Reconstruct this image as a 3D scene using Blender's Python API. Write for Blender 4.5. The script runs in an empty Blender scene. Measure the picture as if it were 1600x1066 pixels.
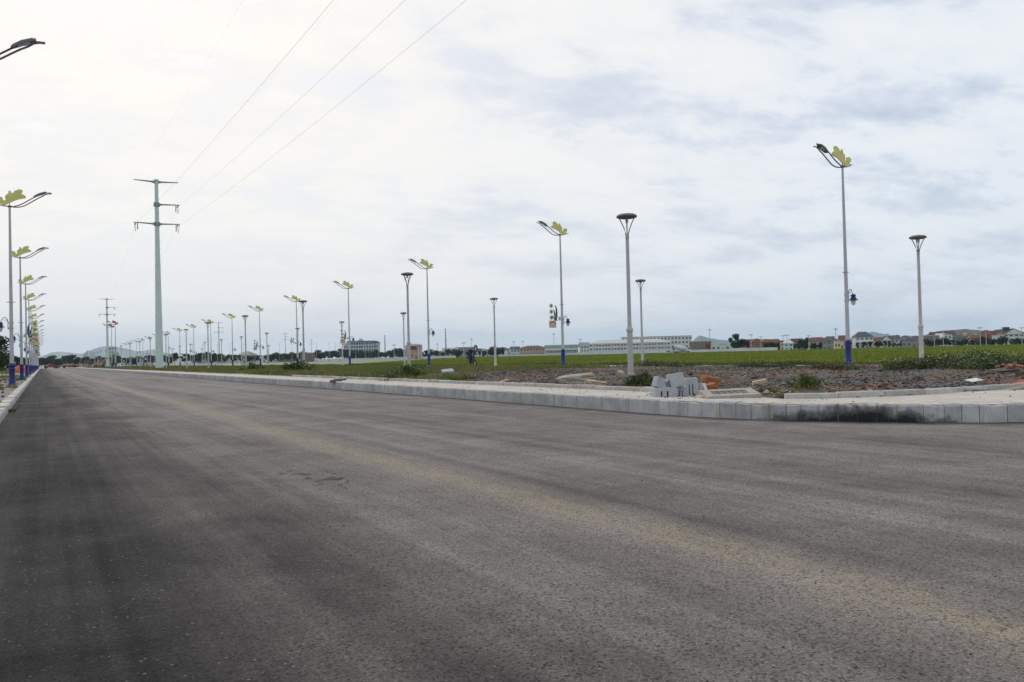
import bpy, bmesh, math, random
import numpy as np
from mathutils import Vector, Matrix

random.seed(7); RNG = np.random.default_rng(11)
S = bpy.context.scene
COL = S.collection
R = math.radians

# ------------------------------------------------------------------ camera
F = 1291.0; CX, CY = 800.0, 533.0            # focal length and centre in photograph pixels (1600 wide)
H0, HS = 573.7, -0.0245                      # horizon line in the photograph
CAM = np.array([0, 0, 1.3])
RHO = math.atan(-HS); TH = R(29.642)
def _unroll(x, y):
    u, v = x - CX, CY - y
    c, s = math.cos(RHO), math.sin(RHO)
    return u*c + v*s, -u*s + v*c
PHI = math.atan(-_unroll(800, H0 + HS*800)[1] / F)
def ray(x, y):
    a, b = _unroll(x, y)
    fw = F*math.cos(PHI) - b*math.sin(PHI); up = F*math.sin(PHI) + b*math.cos(PHI)
    return np.array([a*math.cos(TH) + fw*math.sin(TH), -a*math.sin(TH) + fw*math.cos(TH), up]) / F
def G(x, y, z=0.0):
    """point where the pixel's ray meets the level z"""
    r = ray(x, y); return CAM + r*((z - CAM[2])/r[2])
def HZ(x): return H0 + HS*x
def AT(x, depth, z=0.0):
    """ground point below pixel column x at a camera depth"""
    r = ray(x, HZ(x)); fw = r[0]*math.sin(TH) + r[1]*math.cos(TH)
    p = CAM + r*(depth/fw); return Vector((p[0], p[1], z))
def HGT(x, y, depth):
    return CAM[2] + (HZ(x) - y)*depth/F

cd = bpy.data.cameras.new('camera'); cam = bpy.data.objects.new('camera', cd); COL.objects.link(cam)
fwd = Vector(ray(CX, CY)).normalized()
rgt = (Vector(ray(CX+100, CY)) - Vector(ray(CX, CY))).normalized()
upv = rgt.cross(fwd)
m = Matrix.Identity(4)
for i in range(3):
    m[i][0], m[i][1], m[i][2], m[i][3] = rgt[i], upv[i], -fwd[i], CAM[i]
cam.matrix_world = m
cd.sensor_width = 36.0; cd.lens = 36.0*F/1600.0; cd.clip_start = 0.1; cd.clip_end = 60000
S.camera = cam

# ------------------------------------------------------------------ sky, sun, exposure
SUN_EL, SUN_AZ = R(34), R(2)               # azimuth from +Y towards +X
sun_dir = Vector((math.cos(SUN_EL)*math.sin(SUN_AZ), math.cos(SUN_EL)*math.cos(SUN_AZ), math.sin(SUN_EL)))
W = bpy.data.worlds.new('World'); S.world = W; W.use_nodes = True
nt = W.node_tree; nt.nodes.clear()
def N(nt, t, **kw):
    n = nt.nodes.new(t)
    for k, v in kw.items():
        if k == 'ins':
            for a, b in v.items(): n.inputs[a].default_value = b
        else: setattr(n, k, v)
    return n
def L(nt, a, b): nt.links.new(a, b)
def MATH(nt, op, a, b=None, c=None, clamp=False):
    n = nt.nodes.new('ShaderNodeMath'); n.operation = op; n.use_clamp = clamp
    for i, v in enumerate((a, b, c)):
        if v is None: continue
        if isinstance(v, (int, float)): n.inputs[i].default_value = v
        else: nt.links.new(v, n.inputs[i])
    return n.outputs[0]
def RAMP(nt, fac, stops, interp='LINEAR'):
    n = nt.nodes.new('ShaderNodeValToRGB'); n.color_ramp.interpolation = interp
    e = n.color_ramp.elements
    while len(e) < len(stops): e.new(0.5)
    for i, (p, c) in enumerate(stops):
        e[i].position = p; e[i].color = (c, c, c, 1) if isinstance(c, (int, float)) else (*c, 1)
    nt.links.new(fac, n.inputs[0]); return n.outputs[0]
def MIX(nt, fac, a, b, mode='MIX'):
    n = nt.nodes.new('ShaderNodeMix'); n.data_type = 'RGBA'; n.blend_type = mode
    for s, v in ((n.inputs[0], fac), (n.inputs[6], a), (n.inputs[7], b)):
        if isinstance(v, (int, float)): s.default_value = v
        elif isinstance(v, tuple): s.default_value = (*v, 1) if len(v) == 3 else v
        else: nt.links.new(v, s)
    return n.outputs[2]
def NOISE(nt, vec, scale, detail=4, rough=0.55, dist=0.0):
    n = nt.nodes.new('ShaderNodeTexNoise'); n.inputs['Scale'].default_value = scale
    n.inputs['Detail'].default_value = detail; n.inputs['Roughness'].default_value = rough
    n.inputs['Distortion'].default_value = dist
    if vec is not None: nt.links.new(vec, n.inputs['Vector'])
    return n.outputs['Fac']
def MAPV(nt, vec, scale=(1,1,1), loc=(0,0,0), rot=(0,0,0)):
    n = nt.nodes.new('ShaderNodeMapping'); n.inputs['Scale'].default_value = scale
    n.inputs['Location'].default_value = loc; n.inputs['Rotation'].default_value = rot
    nt.links.new(vec, n.inputs['Vector']); return n.outputs[0]

sky = N(nt, 'ShaderNodeTexSky', sky_type='NISHITA', sun_disc=False, sun_elevation=SUN_EL, sun_rotation=SUN_AZ,
        air_density=1.2, dust_density=3.0)
tc = N(nt, 'ShaderNodeTexCoord')
sp = N(nt, 'ShaderNodeSeparateXYZ'); L(nt, tc.outputs['Generated'], sp.inputs[0])
zc = MATH(nt, 'ADD', MATH(nt, 'MAXIMUM', sp.outputs[2], 0.0), 0.24)
cmb = N(nt, 'ShaderNodeCombineXYZ')
L(nt, MATH(nt, 'DIVIDE', sp.outputs[0], zc), cmb.inputs[0]); L(nt, MATH(nt, 'DIVIDE', sp.outputs[1], zc), cmb.inputs[1])
pv = MAPV(nt, cmb.outputs[0], (0.95, 1.25, 1), (3.1, 1.7, 0), (0, 0, R(24)))
n1 = NOISE(nt, pv, 2.3, 10, 0.60, 0.15)
n2 = NOISE(nt, MAPV(nt, cmb.outputs[0], (0.45, 0.6, 1), (7.4, 2.2, 3)), 0.8, 4, 0.5, 0.3)
n3 = NOISE(nt, MAPV(nt, pv, (1.0, 1.5, 1)), 6.0, 7, 0.60, 0.3)
dn = MATH(nt, 'ADD', MATH(nt, 'ADD', MATH(nt, 'MULTIPLY', n1, 0.62), MATH(nt, 'MULTIPLY', n2, 0.23)), MATH(nt, 'MULTIPLY', n3, 0.15))
hzf = RAMP(nt, sp.outputs[2], [(0.0, 0.25), (0.22, 1.0)], 'EASE')
dn = MATH(nt, 'ADD', MATH(nt, 'MULTIPLY', MATH(nt, 'SUBTRACT', dn, 0.505), hzf), 0.505)
cloud = RAMP(nt, dn, [(0.39, (6.9, 7.35, 8.6)), (0.455, (8.2, 8.5, 9.35)), (0.50, (9.4, 9.45, 9.8)), (0.56, (10.0, 9.9, 9.85))])
vd = N(nt, 'ShaderNodeVectorMath', operation='DOT_PRODUCT'); L(nt, tc.outputs['Generated'], vd.inputs[0]); vd.inputs[1].default_value = sun_dir
glow = MATH(nt, 'POWER', MATH(nt, 'MAXIMUM', vd.outputs['Value'], 0.0), 3.2)
cloud = MIX(nt, 1.0, cloud, MIX(nt, glow, (0.865, 0.925, 0.975), (1.03, 0.99, 0.93)), 'MULTIPLY')
cover = RAMP(nt, dn, [(0.38, 0.66), (0.50, 0.96)])
final = MIX(nt, cover, MIX(nt, 1.0, sky.outputs[0], (0.9, 0.95, 1.0), 'MULTIPLY'), cloud)
bg = N(nt, 'ShaderNodeBackground'); L(nt, final, bg.inputs[0]); bg.inputs[1].default_value = 0.1
wo = N(nt, 'ShaderNodeOutputWorld'); L(nt, bg.outputs[0], wo.inputs[0])

sl = bpy.data.lights.new('sun', 'SUN'); sl.energy = 0.9; sl.angle = R(18); sl.color = (1, 0.95, 0.88)
so = bpy.data.objects.new('sun', sl); COL.objects.link(so); so.rotation_euler = (-sun_dir).to_track_quat('-Z', 'Y').to_euler()
so.location = (0, 0, 60)
S.view_settings.view_transform = 'Standard'; S.view_settings.look = 'None'
S.view_settings.exposure = 0.0; S.view_settings.gamma = 1.0; S.view_settings.use_curve_mapping = False
S.render.engine = 'CYCLES'
S.cycles.use_denoising = True; S.cycles.denoising_prefilter = 'NONE'; S.cycles.denoising_input_passes = 'RGB_ALBEDO_NORMAL'
S.cycles.use_adaptive_sampling = False
S.cycles.max_bounces = 5; S.cycles.diffuse_bounces = 3; S.cycles.glossy_bounces = 2
S.cycles.transmission_bounces = 4; S.cycles.volume_bounces = 1

# ------------------------------------------------------------------ materials
def new_mat(name):
    mt = bpy.data.materials.new(name); mt.use_nodes = True
    t = mt.node_tree; b = t.nodes['Principled BSDF']
    return mt, t, b
def objco(t): return N(t, 'ShaderNodeTexCoord').outputs['Object']
def worldco(t): return N(t, 'ShaderNodeNewGeometry').outputs['Position']
def bump(t, b, h, strength=0.3, dist=0.01):
    n = t.nodes.new('ShaderNodeBump'); n.inputs['Strength'].default_value = strength; n.inputs['Distance'].default_value = dist
    t.links.new(h, n.inputs['Height']); t.links.new(n.outputs[0], b.inputs['Normal'])
def plain(name, c, rough=0.6, metal=0.0, var=0.15, scale=3.0, bmp=0.0, spec=0.4, tint=None, rnd=0.0):
    """surface colour with broad and fine unevenness"""
    mt, t, b = new_mat(name)
    co = worldco(t)
    f = MATH(t, 'ADD', MATH(t, 'MULTIPLY', NOISE(t, co, scale, 5, 0.6), 0.6), MATH(t, 'MULTIPLY', NOISE(t, co, scale*9, 3, 0.6), 0.4))
    lo = tuple(x*(1-var) for x in c); hi = tuple(min(1, x*(1+var)) for x in (tint or c))
    col = RAMP(t, f, [(0.32, lo), (0.68, hi)])
    if rnd:
        oi = N(t, 'ShaderNodeObjectInfo')
        k = MATH(t, 'ADD', MATH(t, 'MULTIPLY', oi.outputs['Random'], 2*rnd), 1 - rnd)
        cc = N(t, 'ShaderNodeCombineColor')
        for i in range(3): L(t, k, cc.inputs[i])
        col = MIX(t, 1.0, col, cc.outputs[0], 'MULTIPLY')
    L(t, col, b.inputs['Base Color'])
    b.inputs['Roughness'].default_value = rough; b.inputs['Metallic'].default_value = metal
    b.inputs['Specular IOR Level'].default_value = spec
    if bmp: bump(t, b, f, bmp, 0.02)
    return mt

def asphalt_mat():
    mt, t, b = new_mat('asphalt'); co = worldco(t)
    s = N(t, 'ShaderNodeSeparateXYZ'); L(t, co, s.inputs[0]); X, Y = s.outputs[0], s.outputs[1]
    # lengthwise paver and tyre streaks, broad blotches, stones
    st = NOISE(t, MAPV(t, co, (1.5, 0.035, 1)), 1.0, 5, 0.6, 0.3)
    st2 = NOISE(t, MAPV(t, co, (5.0, 0.05, 1), (3, 9, 0)), 1.0, 3, 0.5, 0.4)
    st3 = NOISE(t, MAPV(t, co, (16.0, 0.10, 1), (1, 5, 0)), 1.0, 3, 0.6, 0.5)
    bl = NOISE(t, co, 0.55, 5, 0.6, 0.4)
    bl2 = NOISE(t, MAPV(t, co, (1, 1, 1), (31, 17, 0)), 2.1, 4, 0.6, 0.5)
    v = N(t, 'ShaderNodeTexVoronoi'); v.inputs['Scale'].default_value = 105; L(t, co, v.inputs['Vector'])
    vs = N(t, 'ShaderNodeSeparateColor'); L(t, v.outputs['Color'], vs.inputs[0])
    v2 = N(t, 'ShaderNodeTexVoronoi'); v2.inputs['Scale'].default_value = 42; L(t, co, v2.inputs['Vector'])
    vs2 = N(t, 'ShaderNodeSeparateColor'); L(t, v2.outputs['Color'], vs2.inputs[0])
    fine = NOISE(t, co, 190, 3, 0.7)
    tone = MATH(t, 'ADD', MATH(t, 'ADD', MATH(t, 'MULTIPLY', st, 0.36), MATH(t, 'ADD', MATH(t, 'MULTIPLY', st2, 0.14), MATH(t, 'MULTIPLY', st3, 0.08))),
                MATH(t, 'ADD', MATH(t, 'MULTIPLY', bl, 0.27), MATH(t, 'MULTIPLY', bl2, 0.15)))
    # fresher, blacker lane along the left kerb, ragged edge
    wob = MATH(t, 'MULTIPLY', MATH(t, 'SUBTRACT', NOISE(t, MAPV(t, co, (1, 0.3, 1), (5, 0, 0)), 0.7, 4, 0.6), 0.5), 3.2)
    fresh = RAMP(t, MATH(t, 'DIVIDE', MATH(t, 'ADD', MATH(t, 'ADD', X, wob), 1.0), 4.2), [(0.22, 1.0), (0.95, 0.0)], 'EASE')
    base = RAMP(t, tone, [(0.40, (0.143, 0.125, 0.116)), (0.50, (0.238, 0.209, 0.194)), (0.60, (0.334, 0.294, 0.273))])
    blk = RAMP(t, tone, [(0.41, (0.017, 0.0165, 0.016)), (0.60, (0.085, 0.077, 0.072))])
    col = MIX(t, MATH(t, 'MULTIPLY', fresh, 0.97), base, blk)
    # dark strip along the right kerb, fading out unevenly
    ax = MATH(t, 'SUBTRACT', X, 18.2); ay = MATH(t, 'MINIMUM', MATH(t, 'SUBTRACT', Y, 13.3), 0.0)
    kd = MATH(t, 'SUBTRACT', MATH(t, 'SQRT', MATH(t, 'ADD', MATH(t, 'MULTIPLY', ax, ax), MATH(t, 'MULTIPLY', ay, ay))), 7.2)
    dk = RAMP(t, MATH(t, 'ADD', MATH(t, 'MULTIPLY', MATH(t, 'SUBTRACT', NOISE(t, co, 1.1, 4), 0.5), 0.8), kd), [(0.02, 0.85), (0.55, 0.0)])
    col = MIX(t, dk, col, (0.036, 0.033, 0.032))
    # faint cross joints of the paving passes, on the left half
    def stripe(c, w, k):
        d = MATH(t, 'ABSOLUTE', MATH(t, 'SUBTRACT', MATH(t, 'ADD', Y, MATH(t, 'MULTIPLY', NOISE(t, co, 0.35, 3), 1.6)), c + 0.8))
        e = RAMP(t, MATH(t, 'DIVIDE', d, w), [(0.2, 1.0), (1.0, 0.0)])
        lim = RAMP(t, MATH(t, 'DIVIDE', MATH(t, 'ADD', X, MATH(t, 'MULTIPLY', NOISE(t, co, 0.8, 3), 2.0)), 6.0), [(0.35, 1.0), (0.85, 0.0)])
        return MATH(t, 'MULTIPLY', MATH(t, 'MULTIPLY', e, lim), k)
    for c, w, k in ((23.6, 0.22, 0.30), (34, 1.2, 0.16)):
        col = MIX(t, stripe(c, w, k), col, (0.21, 0.195, 0.18))
    # trail of tan dust near the middle of the road
    w2 = MATH(t, 'MULTIPLY', MATH(t, 'SUBTRACT', NOISE(t, MAPV(t, co, (0.6, 0.12, 1)), 1.0, 3, 0.5), 0.5), 0.45)
    dx = MATH(t, 'ABSOLUTE', MATH(t, 'SUBTRACT', MATH(t, 'ADD', X, w2), 3.72))
    du = RAMP(t, MATH(t, 'ADD', dx, MATH(t, 'MULTIPLY', MATH(t, 'SUBTRACT', MATH(t, 'ADD', MATH(t, 'MULTIPLY', bl2, 0.5), MATH(t, 'MULTIPLY', st2, 0.5)), 0.5), 1.5)), [(0.0, 1.0), (0.12, 0.80), (0.28, 0.25), (0.56, 0.0)])
    dpatch = RAMP(t, NOISE(t, MAPV(t, co, (3.0, 0.9, 1), (2, 4, 0)), 1.6, 8, 0.75), [(0.36, 0.28), (0.62, 0.88)])
    col = MIX(t, MATH(t, 'MULTIPLY', du, dpatch), col, (0.405, 0.335, 0.24))
    # scattered clods of dry mud next to it
    cl = RAMP(t, NOISE(t, MAPV(t, co, (1.6, 0.9, 1), (8, 3, 0)), 5.0, 3, 0.6), [(0.70, 0.0), (0.74, 1.0)])
    near = RAMP(t, MATH(t, 'ABSOLUTE', MATH(t, 'SUBTRACT', X, 4.6)), [(0.5, 1.0), (1.0, 0.0)])
    col = MIX(t, MATH(t, 'MULTIPLY', MATH(t, 'MULTIPLY', cl, near), 0.7), col, (0.26, 0.19, 0.11))
    # damp dark footmarks
    ddx = MATH(t, 'DIVIDE', MATH(t, 'SUBTRACT', X, 2.62), 0.55); ddy = MATH(t, 'DIVIDE', MATH(t, 'SUBTRACT', Y, 8.9), 1.7)
    zone = RAMP(t, MATH(t, 'SQRT', MATH(t, 'ADD', MATH(t, 'MULTIPLY', ddx, ddx), MATH(t, 'MULTIPLY', ddy, ddy))), [(0.45, 1.0), (1.0, 0.0)])
    fm = RAMP(t, MATH(t, 'ADD', NOISE(t, MAPV(t, co, (1.3, 1.0, 1), (1.3, .4, 0)), 4.2, 3, 0.6), MATH(t, 'MULTIPLY', zone, 0.13)), [(0.69, 0.0), (0.72, 1.0)])
    col = MIX(t, MATH(t, 'MULTIPLY', MATH(t, 'MULTIPLY', fm, zone), 0.75), col, (0.045, 0.036, 0.033))
    # aggregate
    agg = RAMP(t, vs.outputs[0], [(0.0, 0.35), (0.25, 0.75), (0.6, 1.0), (0.95, 1.25), (1.0, 1.7)])
    col = MIX(t, 0.85, col, agg, 'MULTIPLY')
    chip = MATH(t, 'MULTIPLY', RAMP(t, vs2.outputs[1], [(0.93, 0.0), (0.95, 1.0)]), RAMP(t, v2.outputs['Distance'], [(0.28, 1.0), (0.36, 0.0)]))
    pit = MATH(t, 'MULTIPLY', RAMP(t, vs2.outputs[2], [(0.82, 0.0), (0.86, 1.0)]), RAMP(t, v2.outputs['Distance'], [(0.30, 1.0), (0.42, 0.0)]))
    col = MIX(t, MATH(t, 'MULTIPLY', chip, 0.55), col, (0.36, 0.33, 0.30))
    col = MIX(t, MATH(t, 'MULTIPLY', pit, 0.65), col, (0.025, 0.024, 0.024))
    fr = RAMP(t, fine, [(0.3, 0.72), (0.7, 1.25)])
    col = MIX(t, 1.0, col, fr, 'MULTIPLY')
    L(t, col, b.inputs['Base Color'])
    b.inputs['Roughness'].default_value = 0.92; b.inputs['Specular IOR Level'].default_value = 0.12
    h = MATH(t, 'ADD', MATH(t, 'MULTIPLY', v.outputs['Distance'], -0.6), MATH(t, 'MULTIPLY', fine, 0.9))
    bump(t, b, h, 0.9, 0.010)
    return mt

def kerb_mat():
    mt, t, b = new_mat('kerb_concrete'); co = worldco(t)
    oi = N(t, 'ShaderNodeObjectInfo')
    n = NOISE(t, co, 2.2, 6, 0.65); f = NOISE(t, co, 40, 4, 0.6)
    col = RAMP(t, MATH(t, 'ADD', MATH(t, 'MULTIPLY', n, 0.65), MATH(t, 'MULTIPLY', f, 0.35)), [(0.34, (0.28, 0.28, 0.278)), (0.52, (0.43, 0.425, 0.415)), (0.68, (0.56, 0.55, 0.53))])
    k = MATH(t, 'ADD', MATH(t, 'MULTIPLY', oi.outputs['Random'], 0.28), 0.88)
    cc = N(t, 'ShaderNodeCombineColor'); [L(t, k, cc.inputs[i]) for i in range(3)]
    col = MIX(t, 1.0, col, cc.outputs[0], 'MULTIPLY')
    # rusty runs down the face
    run = RAMP(t, NOISE(t, MAPV(t, co, (6, 6, 0.5)), 1.0, 4, 0.6), [(0.58, 0.0), (0.68, 0.7)])
    col = MIX(t, run, col, (0.33, 0.25, 0.155))
    ob = N(t, 'ShaderNodeSeparateXYZ'); L(t, objco(t), ob.inputs[0])
    dim = MATH(t, 'ADD', MATH(t, 'ABSOLUTE', ob.outputs[0]), MATH(t, 'MULTIPLY', MATH(t, 'SUBTRACT', NOISE(t, co, 7, 4, 0.6), 0.5), 0.14))
    j1 = RAMP(t, MATH(t, 'ABSOLUTE', MATH(t, 'SUBTRACT', dim, 0.16)), [(0.0, 0.8), (0.035, 0.0)])
    j2 = RAMP(t, MATH(t, 'ABSOLUTE', MATH(t, 'SUBTRACT', dim, 0.50)), [(0.0, 0.8), (0.05, 0.0)])
    pat = RAMP(t, NOISE(t, MAPV(t, co, (1.6, 1.6, 0.7)), 1.0, 4, 0.6), [(0.42, 0.15), (0.60, 1.0)])
    col = MIX(t, MATH(t, 'MULTIPLY', MATH(t, 'MAXIMUM', j1, j2), pat), col, (0.36, 0.27, 0.16))
    # paler tone on the upward-facing faces
    g = N(t, 'ShaderNodeNewGeometry'); s = N(t, 'ShaderNodeSeparateXYZ'); L(t, g.outputs['Normal'], s.inputs[0])
    col = MIX(t, RAMP(t, s.outputs[2], [(0.6, 0.0), (0.95, 0.8)]), col, RAMP(t, n, [(0.35, (0.46, 0.44, 0.41)), (0.65, (0.62, 0.59, 0.54))]))
    # one burnt, oily patch at the corner
    s2 = N(t, 'ShaderNodeSeparateXYZ'); L(t, co, s2.inputs[0])
    dx = MATH(t, 'SUBTRACT', s2.outputs[0], 12.38); dy = MATH(t, 'SUBTRACT', s2.outputs[1], 9.58)
    d = MATH(t, 'SQRT', MATH(t, 'ADD', MATH(t, 'MULTIPLY', dx, dx), MATH(t, 'MULTIPLY', dy, dy)))
    e = MATH(t, 'ADD', MATH(t, 'ADD', MATH(t, 'MULTIPLY', d, 0.55), MATH(t, 'MULTIPLY', s2.outputs[2], 2.4)), MATH(t, 'MULTIPLY', MATH(t, 'SUBTRACT', NOISE(t, co, 4.0, 5, 0.65), 0.5), 1.3))
    col = MIX(t, RAMP(t, e, [(0.46, 0.97), (0.78, 0.6), (1.1, 0.0)]), col, (0.012, 0.012, 0.013))
    L(t, col, b.inputs['Base Color']); b.inputs['Roughness'].default_value = 0.85; b.inputs['Specular IOR Level'].default_value = 0.25
    bump(t, b, f, 0.35, 0.006)
    return mt

def soil_mat():
    mt, t, b = new_mat('rubble_soil'); co = worldco(t)
    n = NOISE(t, MAPV(t, co, (1, 1, 1), (2, 7, 0)), 0.22, 4, 0.6, 0.3); f = NOISE(t, co, 9, 6, 0.7); g = NOISE(t, co, 1.1, 5, 0.6)
    red = RAMP(t, f, [(0.3, (0.13, 0.055, 0.032)), (0.7, (0.30, 0.13, 0.072))])
    gry = RAMP(t, f, [(0.3, (0.075, 0.068, 0.064)), (0.7, (0.19, 0.175, 0.165))])
    brn = RAMP(t, f, [(0.3, (0.10, 0.078, 0.055)), (0.7, (0.22, 0.175, 0.13))])
    col = MIX(t, RAMP(t, MATH(t, 'ADD', MATH(t, 'MULTIPLY', n, 0.6), MATH(t, 'MULTIPLY', g, 0.4)), [(0.50, 0.0), (0.60, 0.8)]), gry, red)
    col = MIX(t, RAMP(t, NOISE(t, co, 0.35, 3), [(0.42, 0.0), (0.56, 0.9)]), col, brn)
    L(t, col, b.inputs['Base Color']); b.inputs['Roughness'].default_value = 0.95; b.inputs['Specular IOR Level'].default_value = 0.1
    bump(t, b, f, 0.4, 0.02)
    return mt

def green_mat(name, stops, scale=0.6, rough=0.6, fine=6.0, rnd=0.0, trans=0.0):
    mt, t, b = new_mat(name); co = worldco(t)
    f = MATH(t, 'ADD', MATH(t, 'MULTIPLY', NOISE(t, co, scale, 4, 0.6), 0.6), MATH(t, 'MULTIPLY', NOISE(t, co, scale*fine, 3, 0.6), 0.4))
    col = RAMP(t, f, stops)
    if rnd:
        oi = N(t, 'ShaderNodeObjectInfo')
        k = MATH(t, 'ADD', MATH(t, 'MULTIPLY', oi.outputs['Random'], 2*rnd), 1 - rnd)
        cc = N(t, 'ShaderNodeCombineColor'); [L(t, k, cc.inputs[i]) for i in range(3)]
        col = MIX(t, 1.0, col, cc.outputs[0], 'MULTIPLY')
    L(t, col, b.inputs['Base Color']); b.inputs['Roughness'].default_value = rough; b.inputs['Specular IOR Level'].default_value = 0.25
    return mt

def stone_mat(name, stops, rough=0.9):
    """loose stones: colour differs from stone to stone"""
    mt, t, b = new_mat(name); co = worldco(t)
    g = N(t, 'ShaderNodeNewGeometry')
    f = NOISE(t, co, 30, 4, 0.6)
    patch = MATH(t, 'MULTIPLY', MATH(t, 'SUBTRACT', NOISE(t, MAPV(t, co, (1, 1, 1), (2, 7, 0)), 0.22, 4, 0.6, 0.3), 0.5), 2.2)
    k = MATH(t, 'ADD', MATH(t, 'ADD', MATH(t, 'MULTIPLY', MATH(t, 'POWER', g.outputs['Random Per Island'], 1.3), 0.85), patch), -0.06, clamp=True)
    col = RAMP(t, k, stops)
    col = MIX(t, 1.0, col, RAMP(t, f, [(0.3, 0.7), (0.7, 1.2)]), 'MULTIPLY')
    L(t, col, b.inputs['Base Color']); b.inputs['Roughness'].default_value = rough; b.inputs['Specular IOR Level'].default_value = 0.2
    bump(t, b, f, 0.4, 0.01)
    return mt

M = {}
M['asphalt'] = asphalt_mat()
M['kerb'] = kerb_mat()
M['mortar'] = plain('mortar', (0.33, 0.285, 0.21), 0.95, var=0.3, scale=6)
M['pave'] = plain('sandy_pavement', (0.53, 0.475, 0.415), 0.95, var=0.22, scale=1.6, bmp=0.3, spec=0.15)
M['oldpave'] = plain('dirty_paving', (0.26, 0.225, 0.20), 0.95, var=0.4, scale=2.2, bmp=0.4, spec=0.15)
M['soil'] = soil_mat()
M['ground'] = green_mat('far_ground', [(0.35, (0.045, 0.06, 0.02)), (0.55, (0.085, 0.10, 0.035)), (0.7, (0.14, 0.12, 0.07))], 0.03)
M['rice_soil'] = green_mat('rice_ground', [(0.35, (0.08, 0.115, 0.012)), (0.65, (0.125, 0.165, 0.018))], 0.05)
M['rice'] = green_mat('rice', [(0.36, (0.11, 0.15, 0.010)), (0.50, (0.185, 0.225, 0.018)), (0.64, (0.285, 0.285, 0.032))], 0.07, 0.55, 12)
M['grass'] = green_mat('grass', [(0.36, (0.075, 0.11, 0.02)), (0.46, (0.135, 0.165, 0.034)), (0.54, (0.205, 0.20, 0.058)), (0.62, (0.26, 0.19, 0.095))], 0.25)
M['verge'] = green_mat('verge_soil', [(0.36, (0.07, 0.085, 0.025)), (0.52, (0.11, 0.105, 0.04)), (0.66, (0.19, 0.12, 0.07))], 0.22)
M['weed'] = green_mat('weed_leaf', [(0.32, (0.028, 0.05, 0.012)), (0.5, (0.06, 0.095, 0.022)), (0.7, (0.12, 0.15, 0.042))], 1.6, 0.55, 5, 0.2)
M['weed_dry'] = green_mat('dry_weed_leaf', [(0.32, (0.05, 0.055, 0.02)), (0.5, (0.10, 0.085, 0.035)), (0.7, (0.17, 0.125, 0.07))], 2.5, 0.7, 5, 0.2)
M['stem'] = plain('weed_stem', (0.10, 0.10, 0.04), 0.8)
M['petal'] = plain('petal', (0.78, 0.77, 0.70), 0.7, var=0.08)
M['leaf'] = green_mat('tree_leaf', [(0.32, (0.016, 0.030, 0.011)), (0.5, (0.032, 0.055, 0.017)), (0.7, (0.065, 0.09, 0.028))], 0.5, 0.6, 5, 0.3)
M['bark'] = plain('bark', (0.10, 0.078, 0.06), 0.9, var=0.3)
M['stones'] = stone_mat('rubble_stone', [(0.0, (0.06, 0.056, 0.052)), (0.4, (0.135, 0.125, 0.117)), (0.52, (0.19, 0.175, 0.16)), (0.62, (0.34, 0.315, 0.285)), (0.72, (0.20, 0.105, 0.072)), (0.9, (0.27, 0.125, 0.07)), (1.0, (0.48, 0.42, 0.35))])
M['grit'] = stone_mat('grit', [(0.0, (0.05, 0.045, 0.04)), (0.6, (0.16, 0.14, 0.12)), (1.0, (0.45, 0.42, 0.38))])
M['steel'] = plain('galvanised_pole', (0.45, 0.46, 0.48), 0.5, 0.15, 0.12, 2.0)
M['dark_steel'] = plain('dark_arm', (0.12, 0.125, 0.135), 0.5, 0.3, 0.15)
M['lamp_body'] = plain('lamp_casing', (0.13, 0.135, 0.14), 0.5, 0.3, 0.15)
M['lens'] = plain('lamp_lens', (0.55, 0.57, 0.58), 0.25)
M['blue'] = plain('blue_paint', (0.011, 0.024, 0.165), 0.45, 0, 0.3, 8)
M['dark_blue'] = plain('lantern_blue', (0.010, 0.020, 0.13), 0.4, 0, 0.2)
M['yellow'] = plain('yellow_sheet', (0.66, 0.63, 0.20), 0.5, 0, 0.18, 5)
M['red_sheet'] = plain('red_sheet', (0.45, 0.05, 0.055), 0.5, 0, 0.15)
M['leaf_sheet'] = plain('leaf_sheet', (0.022, 0.07, 0.05), 0.5, 0, 0.2)
M['petal_sheet'] = plain('petal_sheet', (0.42, 0.42, 0.16), 0.5, 0, 0.15)
M['panel'] = plain('panel_beige', (0.56, 0.52, 0.38), 0.5, 0, 0.1)
M['park_post'] = plain('pale_post', (0.46, 0.45, 0.44), 0.6, 0.1, 0.10, 4)
M['park_head'] = plain('grey_head', (0.16, 0.155, 0.15), 0.6, 0.1, 0.12)
M['pylon'] = plain('pale_green_steel', (0.56, 0.67, 0.63), 0.6, 0.0, 0.06, 1.0)
M['pylon_arm'] = plain('grey_green_arm', (0.24, 0.30, 0.28), 0.55, 0.1, 0.1)
M['insul'] = plain('insulator', (0.08, 0.085, 0.09), 0.4)
M['wire'] = plain('wire', (0.30, 0.30, 0.32), 0.5, 0.2)
M['glass'] = plain('window_glass', (0.035, 0.045, 0.06), 0.15, 0, 0.3, 0.5, spec=0.6)
M['block'] = plain('grey_block', (0.40, 0.415, 0.43), 0.85, 0, 0.16, 5, 0.35, 0.2, rnd=0.12)
M['orange_stone'] = plain('laterite', (0.36, 0.15, 0.068), 0.9, 0, 0.35, 7, 0.5, 0.15)
M['tan_stone'] = plain('tan_stone', (0.46, 0.35, 0.25), 0.9, 0, 0.25, 5, 0.5, 0.15)
M['old_concrete'] = plain('old_concrete', (0.40, 0.36, 0.30), 0.9, 0, 0.28, 6, 0.5, 0.15)
M['white_board'] = plain('white_board', (0.70, 0.72, 0.74), 0.5, 0, 0.06)
M['wood'] = plain('weathered_wood', (0.32, 0.26, 0.17), 0.85, 0, 0.3, 4, 0.4)
M['brick'] = plain('brick_red', (0.31, 0.14, 0.095), 0.9, 0, 0.25, 8)
M['rubber'] = plain('tyre', (0.02, 0.02, 0.02), 0.8)
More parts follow.
